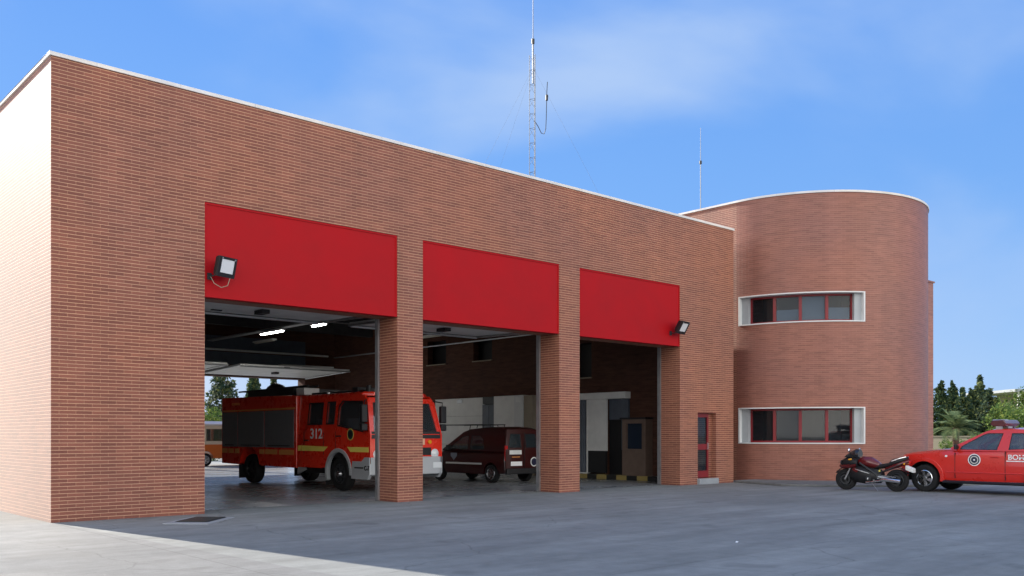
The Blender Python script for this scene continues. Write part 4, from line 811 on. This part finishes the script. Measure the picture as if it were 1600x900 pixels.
# ---- motorcycle (x forward, left side = +y faces the camera)
mc = thing('motorcycle', 'black and dark red sports motorcycle parked in front of the red pickup', 'motorcycle', (20.50, -5.36, 0), pi/2 + radians(4))
MRED = mat('motorcycle_red', (0.12, 0.006, 0.007), 0.3, coat=0.5)
for x, r, wd, m in ((0.76, 0.31, 0.13, DARKM), (-0.72, 0.315, 0.19, DARKM)):
    wh = wheel(mc, x, 0, r, r, wd, m, 1, rr=0.66, spokes=3, deep=0.0)
    MB().lathe([(r*0.64, wd*0.32), (r*0.62, wd*0.40), (r*0.58, wd*0.38), (r*0.58, -wd*0.38), (r*0.62, -wd*0.40), (r*0.64, -wd*0.32)], (x, 0, r), 'y', 24, closed=False).build('rim_band', DARKM, wh)
    MB().lathe([(0.10, wd*0.5), (0.15, wd*0.5), (0.15, wd*0.5+0.008), (0.10, wd*0.5+0.008)], (x, 0.01, r), 'y', 20, closed=False).build('disc_rotor', DARKM, wh)
fk = MB()
for s in (-1, 1): fk.cyl((0.76, s*0.10, 0.31), (0.46, s*0.10, 0.92), 0.028, n=8)
fk.box(0.44, 0.52, -0.13, 0.13, 0.80, 0.84); fk.build('fork', STEEL, mc, smooth=40)
MB().loft([[(0.76+0.345*cos(a), y, 0.31+0.345*sin(a)) for y in (-0.075, -0.05, 0.05, 0.075)] for a in [radians(30+k*10) for k in range(11)]], caps=False, closed=False).build('front_mudguard', BLACK, mc, smooth=50)
def lsec(x, wd, z0, z1): return [(x, wd*k, z) for k, z in ((0.55, z0), (0.95, lerp(z0, z1, .3)), (1, lerp(z0, z1, .6)), (0.6, lerp(z0, z1, .92)), (0, z1), (-0.6, lerp(z0, z1, .92)), (-1, lerp(z0, z1, .6)), (-0.95, lerp(z0, z1, .3)), (-0.55, z0))]
MB().loft([lsec(*q) for q in ((0.90, 0.06, 0.68, 0.80), (0.84, 0.13, 0.66, 0.90), (0.68, 0.19, 0.66, 0.99), (0.5, 0.21, 0.64, 1.0), (0.36, 0.2, 0.62, 0.96))]).build('nose_fairing', BLACK, mc, smooth=60)
MB().loft([lsec(*q) for q in ((0.95, 0.05, 0.66, 0.74), (0.86, 0.145, 0.62, 0.76), (0.66, 0.215, 0.62, 0.78), (0.40, 0.225, 0.66, 0.82))]).build('fairing_trim', MRED, mc, smooth=60)
MB().lathe([(0.001, 0.02), (0.06, 0.01), (0.075, -0.03)], (0.88, 0.07, 0.80), 'x', 14, closed=False).lathe([(0.001, 0.02), (0.06, 0.01), (0.075, -0.03)], (0.88, -0.07, 0.80), 'x', 14, closed=False).build('headlight', mat('smoked_lens', (0.06, 0.06, 0.07), 0.1), mc, smooth=50)
MB().loft([lsec(*q) for q in ((0.58, 0.16, 0.34, 0.70), (0.46, 0.215, 0.24, 0.76), (0.15, 0.23, 0.20, 0.74), (-0.15, 0.20, 0.22, 0.66), (-0.32, 0.14, 0.30, 0.58))]).build('side_fairing', BLACK, mc, smooth=60)
MB().loft([[(x, y, z) for y, z in ((0.16, z0), (0.17, (z0+z1)/2), (0.06, z1), (-0.06, z1), (-0.17, (z0+z1)/2), (-0.16, z0))] for x, z0, z1 in ((0.74, 0.95, 1.0), (0.60, 0.96, 1.12), (0.44, 0.97, 1.20), (0.34, 0.97, 1.19))]).build('windscreen', mat('smoked_screen', (0.015, 0.017, 0.02), 0.08, 0.7), mc, smooth=50)
MB().loft([lsec(*q) for q in ((0.36, 0.13, 0.74, 0.92), (0.22, 0.18, 0.68, 1.0), (0.0, 0.19, 0.66, 0.98), (-0.18, 0.14, 0.66, 0.86), (-0.26, 0.09, 0.68, 0.79))]).build('fuel_tank', MRED, mc, smooth=60)
MB().loft([lsec(*q) for q in ((-0.10, 0.10, 0.62, 0.76), (-0.30, 0.14, 0.64, 0.78), (-0.52, 0.15, 0.70, 0.82), (-0.60, 0.14, 0.72, 0.92), (-0.85, 0.12, 0.80, 0.98), (-1.02, 0.06, 0.90, 1.0))]).build('seat', BLACK, mc, smooth=60)
MB().loft([lsec(*q) for q in ((-0.42, 0.13, 0.58, 0.70), (-0.68, 0.155, 0.66, 0.80), (-0.90, 0.12, 0.74, 0.88), (-1.06, 0.05, 0.82, 0.93))]).build('tail_fairing', MRED, mc, smooth=60)
for s in (1, -1): MB().tube([(-0.62, s*0.15, 0.86), (-0.82, s*0.135, 0.94), (-1.0, s*0.09, 0.99)], 0.018, 6).build('grab_rail', CHROME, mc)
MB().box(-1.10, -1.06, -0.07, 0.07, 0.78, 0.88).build('tail_lamp', REDL, mc, bevel=0.015)
MB().loft([[(-0.98, y, z) for y, z in ((-0.1, 0.62), (0.1, 0.62), (0.1, 0.76), (-0.1, 0.76))], [(-1.20, y, z-0.08) for y, z in ((-0.1, 0.62), (0.1, 0.62), (0.1, 0.74), (-0.1, 0.74))]]).build('number_plate', GREYP, mc, bevel=0.02)
MB().loft([[(-0.72+0.36*cos(a), y, 0.315+0.36*sin(a)) for y in (-0.1, -0.07, 0.07, 0.1)] for a in [radians(60+k*10) for k in range(10)]], caps=False, closed=False).build('rear_mudguard', BLACK, mc, smooth=50)
for s in (1, -1):
    MB().tube([(-0.72, s*0.13, 0.31), (-0.45, s*0.13, 0.38), (-0.16, s*0.12, 0.42)], [0.03, 0.045, 0.05], 8).build('swing_arm', STEEL, mc, smooth=50)
    MB().tube([(0.45, s*0.22, 0.92), (0.30, s*0.34, 0.94), (0.22, s*0.38, 0.93)], 0.02, 6).build('handlebar', BLACK, mc)
    mi = MB().tube([(0.58, s*0.12, 1.05), (0.55, s*0.25, 1.12), (0.52, s*0.34, 1.15)], 0.010, 5).build('mirror_arm', BLACK, mc)
    MB().lathe([(0.001, -0.02), (0.05, -0.015), (0.062, 0.0), (0.04, 0.03), (0.001, 0.045)], (0.52, s*0.36, 1.16), 'x', 12, closed=False).build('mirror_glass', CHROME, mi, smooth=60)
    MB().cyl((-0.15, s*0.2, 0.32), (-0.15, s*0.28, 0.32), 0.015, n=6).build('foot_peg', STEEL, mc)
MB().tube([(0.1, 0.19, 0.24), (-0.30, 0.20, 0.30), (-0.42, 0.20, 0.34), (-0.90, 0.22, 0.30)], [0.025, 0.03, 0.055, 0.06], 10).build('exhaust', CHROME, mc, smooth=50)
MB().tube([(0.40, 0.225, 0.62), (0.2, 0.235, 0.56), (-0.02, 0.228, 0.50)], [0.012, 0.02, 0.01], 6).build('fairing_accent', STEEL, mc)
for s in (1, -1):
    MB().cyl((0.02, s*0.19, 0.36), (0.02, s*0.235, 0.36), 0.085, 0.07, n=16).build('engine_cover', DARKM, mc, smooth=40, bevel=0.005)
    MB().lathe([(0.001, s*0.238), (0.03, s*0.240), (0.035, s*0.23)], (0.02, 0, 0.36), 'y', 12, closed=False).build('cover_cap', CHROME, mc)
    MB().loft([[(0.36, s*0.218, 0.52), (0.50, s*0.206, 0.60), (0.44, s*0.212, 0.66), (0.26, s*0.226, 0.60)], [(0.36, s*0.232, 0.52), (0.50, s*0.222, 0.60), (0.44, s*0.226, 0.66), (0.26, s*0.238, 0.60)]]).build('fairing_vent', MRED, mc)
    MB().tube([(0.30, s*0.15, 0.80), (0.05, s*0.19, 0.64), (-0.18, s*0.17, 0.48), (-0.20, s*0.15, 0.40)], 0.032, 8).build('frame_spar', DARKM, mc, smooth=50)
    MB().tube([(-0.22, s*0.15, 0.52), (-0.55, s*0.15, 0.64), (-0.90, s*0.11, 0.80)], 0.016, 6).build('subframe', DARKM, mc)
    MB().cyl((-0.28, s*0.16, 0.36), (-0.28, s*0.30, 0.37), 0.014, n=6).build('rear_foot_peg', STEEL, mc)
    MB().cyl((0.52, s*0.20, 0.90), (0.58, s*0.27, 0.89), 0.028, 0.02, n=8).build('indicator', AMBER, mc)
    MB().cyl((-0.95, s*0.08, 0.80), (-0.98, s*0.18, 0.79), 0.026, 0.02, n=8).build('indicator', AMBER, mc)
MB().tube([(-0.30, 0.0, 0.36), (-0.24, 0.1, 0.60)], 0.035, 8).build('shock_absorber', YEL, mc)
MB().tube([(-0.72, 0.115, 0.40), (-0.45, 0.115, 0.44), (-0.2, 0.115, 0.45)], 0.012, 5).build('chain', STEEL, mc)
MB().box(-0.25, 0.35, -0.14, 0.14, 0.22, 0.62).build('engine', DARKM, mc, bevel=0.03)
MB().tube([(-0.05, 0.14, 0.24), (-0.28, 0.26, 0.01)], 0.010, 6).build('kickstand', STEEL, mc)

# ---- minibus seen through the rear opening (side faces the hall)
mb = thing('minibus', 'orange and cream minibus parked outside the far rear doorway', 'minibus', (15.6, 28.2, 0), 0)
mo = [(-1.5, 0.42)] + archpts(-0.75, 0.36, 0.42, 175, 5, 12) + [(2.4, 0.42)] + archpts(3.0, 0.36, 0.42, 175, 5, 12)[0:] + [(3.9, 0.42), (3.9, 2.15), (-1.35, 2.15), (-1.6, 1.25), (-1.62, 0.6)]
low = [p for p in mo if p[1] < 1.2]
lo = [(-1.5, 0.42)] + archpts(-0.75, 0.36, 0.42, 175, 5, 12) + [(2.4, 0.42)] + archpts(3.0, 0.36, 0.42, 175, 5, 12) + [(3.9, 0.42), (3.9, 1.12), (-1.6, 1.12)]
MB().plate(lo, [], lambda a, b, c: (a, -0.9+c, b), 1.8).build('lower_body', ORANGE, mb, bevel=0.03)
up = [(-1.6, 1.125), (3.9, 1.125), (3.9, 2.1), (-1.35, 2.1)]
mw = [[(-1.4, 1.3), (-0.85, 1.3), (-0.85, 1.92), (-1.24, 1.92)], rect(-0.72, 0.3, 1.3, 1.92), rect(0.45, 1.5, 1.3, 1.92), rect(1.65, 2.7, 1.3, 1.92)]
for y0 in (-0.9, 0.86):
    us = MB().plate(up, mw, lambda a, b, c: (a, y0+c, b), 0.04).build('upper_side', CREAM, mb)
    for q in mw: MB().plate(q, [], lambda a, b, c: (a, y0+0.015+c, b), 0.01).build('window', CARGL, us)
MB().loft([[(x, y, z) for y, z in ((-0.92, 2.1), (-0.92, 2.18), (-0.7, 2.32), (0.7, 2.32), (0.92, 2.18), (0.92, 2.1))] for x in (-1.42, 3.95)]).build('roof', WHITE, mb, bevel=0.02)
MB().box(-1.62, -1.55, -0.85, 0.85, 0.45, 0.7).build('bumper', SILV, mb)
for x in (-0.75, 3.0):
    for s in (-1, 1): wheel(mb, x, s*0.8, 0.34, 0.34, 0.2, SILV, s, spokes=6)

# ------------------------------------------------------------------ vegetation and the distance
def cfr(px, Z): # ground point under image column px at camera depth Z
    d = raydir(px); return Vector((-4.96, -18.04)) + d*Z
def leaf_cloud(mb, c, rad, n, size, flat=1.0, rng=random):
    for _ in range(n):
        while True:
            p = Vector((rng.uniform(-1, 1), rng.uniform(-1, 1), rng.uniform(-1, 1)))
            if 0.35 < p.length <= 1: break
        p = Vector((p.x*rad[0], p.y*rad[1], p.z*rad[2]))+Vector(c)
        u = Vector((rng.gauss(0, 1), rng.gauss(0, 1), rng.gauss(0, 1))).normalized(); v = u.orthogonal().normalized(); s = size*rng.uniform(0.6, 1.4)
        mb.face([p-u*s, p+v*s*0.5, p+u*s, p-v*s*0.5])
def conifer(px, Z, h, r, label, cat='tree', leafm=None, grp=None, dens=1.0, loc=None, base=0.06):
    p = loc or cfr(px, Z); t = thing('conifer_tree', label, cat, (p[0], p[1], 0), random.uniform(0, 6), grp)
    tr = MB().cyl((0, 0, 0), (0, 0, h*0.95), 0.035*h*0.5, 0.02, n=7)
    cr = MB(); lv = 14
    for i in range(lv):
        f = i/(lv-1); z = h*(base+0.92*f*(1-base)); rr = r*(1-f)**0.75*random.uniform(0.8, 1.12)+0.06*r
        nb = max(4, int(8*(1-f)+3))
        for k in range(nb):
            a = 2*pi*k/nb+random.uniform(-0.4, 0.4); q = random.uniform(0.35, 0.85)
            if k % 3 == 0: tr.cyl((0, 0, z), (cos(a)*rr*q, sin(a)*rr*q, z+0.08*h*random.uniform(-.4, .6)), 0.02, 0.008, n=4)
            leaf_cloud(cr, (cos(a)*rr*q, sin(a)*rr*q, z+random.uniform(-.03, .03)*h), (rr*0.42+0.1, rr*0.42+0.1, h*0.055+0.05), int(34*dens), 0.035*h*0.55+0.03)
    tr.build('trunk', TRUNK, t, smooth=40); cr.build('crown', leafm or DARKLEAF, t, merge=False)
def broadleaf(px, Z, h, r, label, leafm=None, grp=None, name='broadleaf_tree', cat='tree', loc=None, clumps=16, low=0.25):
    p = loc or cfr(px, Z); t = thing(name, label, cat, (p[0], p[1], 0), random.uniform(0, 6), grp)
    tr = MB().cyl((0, 0, 0), (0, 0, h*0.5), 0.05*h*0.5, 0.025*h*0.5, n=8); cr = MB()
    for k in range(clumps):
        a = random.uniform(0, 2*pi); q = sqrt(random.uniform(0, 1))*r*0.75; z = h*random.uniform(low+0.08, 0.9); q *= sqrt(max(0.15, 1-(max(0, z/h-0.5)/0.5)**2))
        c = (cos(a)*q, sin(a)*q, z); tr.tube([(0, 0, h*0.3), (c[0]*.5, c[1]*.5, lerp(h*.35, z, .6)), c], [0.03*h*.4, 0.02*h*.4, 0.006*h], 5)
        s = r*random.uniform(0.28, 0.46); leaf_cloud(cr, c, (s, s, s*0.8), 190, 0.03*h*0.55+0.03)
    tr.build('trunk', TRUNK, t, smooth=40); cr.build('crown', leafm or MIDLEAF, t, merge=False)

G1 = 'dark conifers behind the pickup'
for i, (px, Z, h, r, lb_) in enumerate([
    (1470, 62, 5.2, 1.5, 'dark conifer touching the edge of the brick annex'), (1489, 66, 5.4, 1.3, 'dark conifer with a slim tip, second from the brick annex'),
    (1504, 64, 4.9, 1.4, 'dark conifer directly above the palm'), (1518, 68, 5.0, 1.6, 'rounded dark conifer just right of the palm'),
    (1531, 70, 6.1, 1.5, 'tallest pointed conifer, above the pickup light bar'), (1546, 66, 5.0, 1.7, 'dark conifer at the left end of the white roof'),
    (1558, 64, 4.3, 1.6, 'dark conifer partly under the white roof edge')]):
    conifer(px, Z, h, r, lb_, grp=G1, dens=1.2)
G2 = 'light green trees at the right edge'
for px, Z, h, r, lb_ in ((1577, 58, 3.7, 2.0, 'light green leafy tree above the pickup rear door'), (1596, 56, 3.3, 1.9, 'light green leafy tree nearest the right edge'), (1612, 60, 4.6, 2.2, 'light green leafy tree half outside the right edge'), (1640, 60, 4.6, 2.4, 'light green leafy tree beyond the right edge')):
    broadleaf(px, Z, h, r, lb_, grp=G2)
for px, Z, h, r, lb_ in ((1475, 52, 1.35, 1.3, 'low yellow green bush at the foot of the brick annex'), (1512, 50, 1.3, 1.2, 'low green bush right of the palm trunk'), (1560, 50, 2.0, 1.3, 'low green bush behind the pickup light bar'), (1532, 48, 1.7, 1.1, 'green bush between the palm and the pickup light bar')):
    broadleaf(px, Z, h, r, lb_, grp='low bushes behind the pickup', name='bush', cat='bush', clumps=9, low=0.0)
pl = thing('palm_tree', 'short palm with broad pale green fronds beside the brick annex', 'palm tree', (*cfr(1494, 44), 0))
MB().tube([(0, 0, 0), (0.03, 0, 0.8), (0, 0.02, 1.5), (0, 0, 1.95)], [0.20, 0.16, 0.14, 0.18], 10).build('trunk', mat('palm_trunk', (0.12, 0.06, 0.045), 0.9, var=0.3, vscale=9, bump=0.5, bscale=18), pl, smooth=50)
for k in range(24):
    a = 2*pi*k/17*2.618+random.uniform(-.2, .2); el = random.uniform(0.15, 1.35); ln = random.uniform(1.35, 1.85); fr = MB()
    def fp(s): return Vector((cos(a)*cos(el)*ln*s*(1-0.1*s), sin(a)*cos(el)*ln*s, 1.9+sin(el)*ln*s-0.75*ln*s*s*(0.35+0.5*cos(el))))
    pts = [fp(i/8) for i in range(9)]; fr.tube(pts, [0.02*(1-i/9)+0.004 for i in range(9)], 4)
    sd_ = Vector((-sin(a), cos(a), 0))
    for i in range(1, 25):
        s = i/25; c = fp(s); tg = (fp(min(1, s+0.05))-fp(s-0.03)).normalized(); lf = 0.42*sin(pi*(0.12+0.85*s))+0.05
        for sg in (1, -1):
            tip = c+(sd_*sg*0.8+tg*0.7).normalized()*lf+Vector((0, 0, -0.12*lf)); fr.face([c-tg*0.028, c+tg*0.028, tip])
    fr.build('frond', PALML, pl, merge=False)
# pale canopy building and low wall behind the trees
cb_ = thing('canopy_building', 'pale flat roofed building behind the trees at the right edge', 'building', (*cfr(1640, 92), 0), -atan2(0.670, 0.742))
box('roof', STONEG, cb_, -6.2, 12, -5, 5, 5.75, 6.0); box('wall', BEIGE, cb_, -3.2, 11, -4, 4, 0, 5.75)
for x in (-5.6, -1.5, 3, 8): MB().cyl((x, -4.6, 0), (x, -4.6, 5.75), 0.18, n=10).build('column', WHITE, cb_)
p0, p1 = cfr(1440, 57), cfr(1700, 50); dv = (p1-p0)
wl = thing('garden_wall', 'low beige garden wall behind the palm', 'wall', (p0.x, p0.y, 0), atan2(dv.y, dv.x))
box('wall', BEIGE, wl, 0, dv.length, 0, 0.2, 0, 1.5); box('coping', BEIGE, wl, -0.03, dv.length+0.03, -0.04, 0.24, 1.5, 1.56)

ab = thing('apartment_block', 'sunlit cream building across the forecourt, mirrored in the lower tower window', 'building', (38, -44, 0), radians(-14))
aw = [rect(-11+i*4.4, -8.6+i*4.4, z, z+1.5) for i in range(5) for z in (0.9, 4.1)]
MB().plate(rect(-12.5, 12.5, 0, 6.6), aw, lambda a, b, c: (a, -c, b), 0.3).box(-12.5, 12.5, -9, -0.3, 0, 6.6).build('wall', CREAM, ab)
box('roof', TRUNK, ab, -12.9, 12.9, -9.3, 0.4, 6.6, 6.85)
for q in aw: MB().box(q[0][0], q[1][0], -0.26, -0.22, q[0][1], q[2][1]).build('window', DARKM, ab)
# trees seen through the rear doorway
G3 = 'trees beyond the rear doorway'
for px, Z, h, r, lb_ in ((347, 78, 8.5, 2.2, 'broad dark conifer seen through the rear doorway'), (396, 84, 8.5, 1.4, 'slim dark conifer behind the fire engine roof'), (428, 90, 8.0, 1.0, 'narrowest dark conifer through the rear doorway')):
    conifer(px, Z, h, r, lb_, grp=G3, dens=1.5)
for px, Z, h, r, lb_ in ((326, 58, 3.4, 1.6, 'yellow green bush above the minibus roof'), (342, 62, 2.9, 1.5, 'green bush beside the dark conifer, over the minibus'), (378, 70, 4.6, 1.3, 'thin pale green tree over the fire engine roof')):
    broadleaf(px, Z, h, r, lb_, grp='bushes beyond the rear doorway', name='bush' if h < 4 else 'broadleaf_tree', cat='bush' if h < 4 else 'tree', clumps=12, low=0.0)

lt_ = cfr(1152, 13.64)
sc = MB().loft([[(0, 0, 0.002), (0.05, 0.01, 0.012), (0.10, 0, 0.003)], [(0.0, 0.04, 0.004), (0.05, 0.05, 0.016), (0.11, 0.04, 0.004)]], caps=False, closed=False).build('paper_scrap', OFFW); sc.location = (lt_.x, lt_.y, 0); tag(sc, 'small white paper scrap lying on the dark forecourt', 'litter')
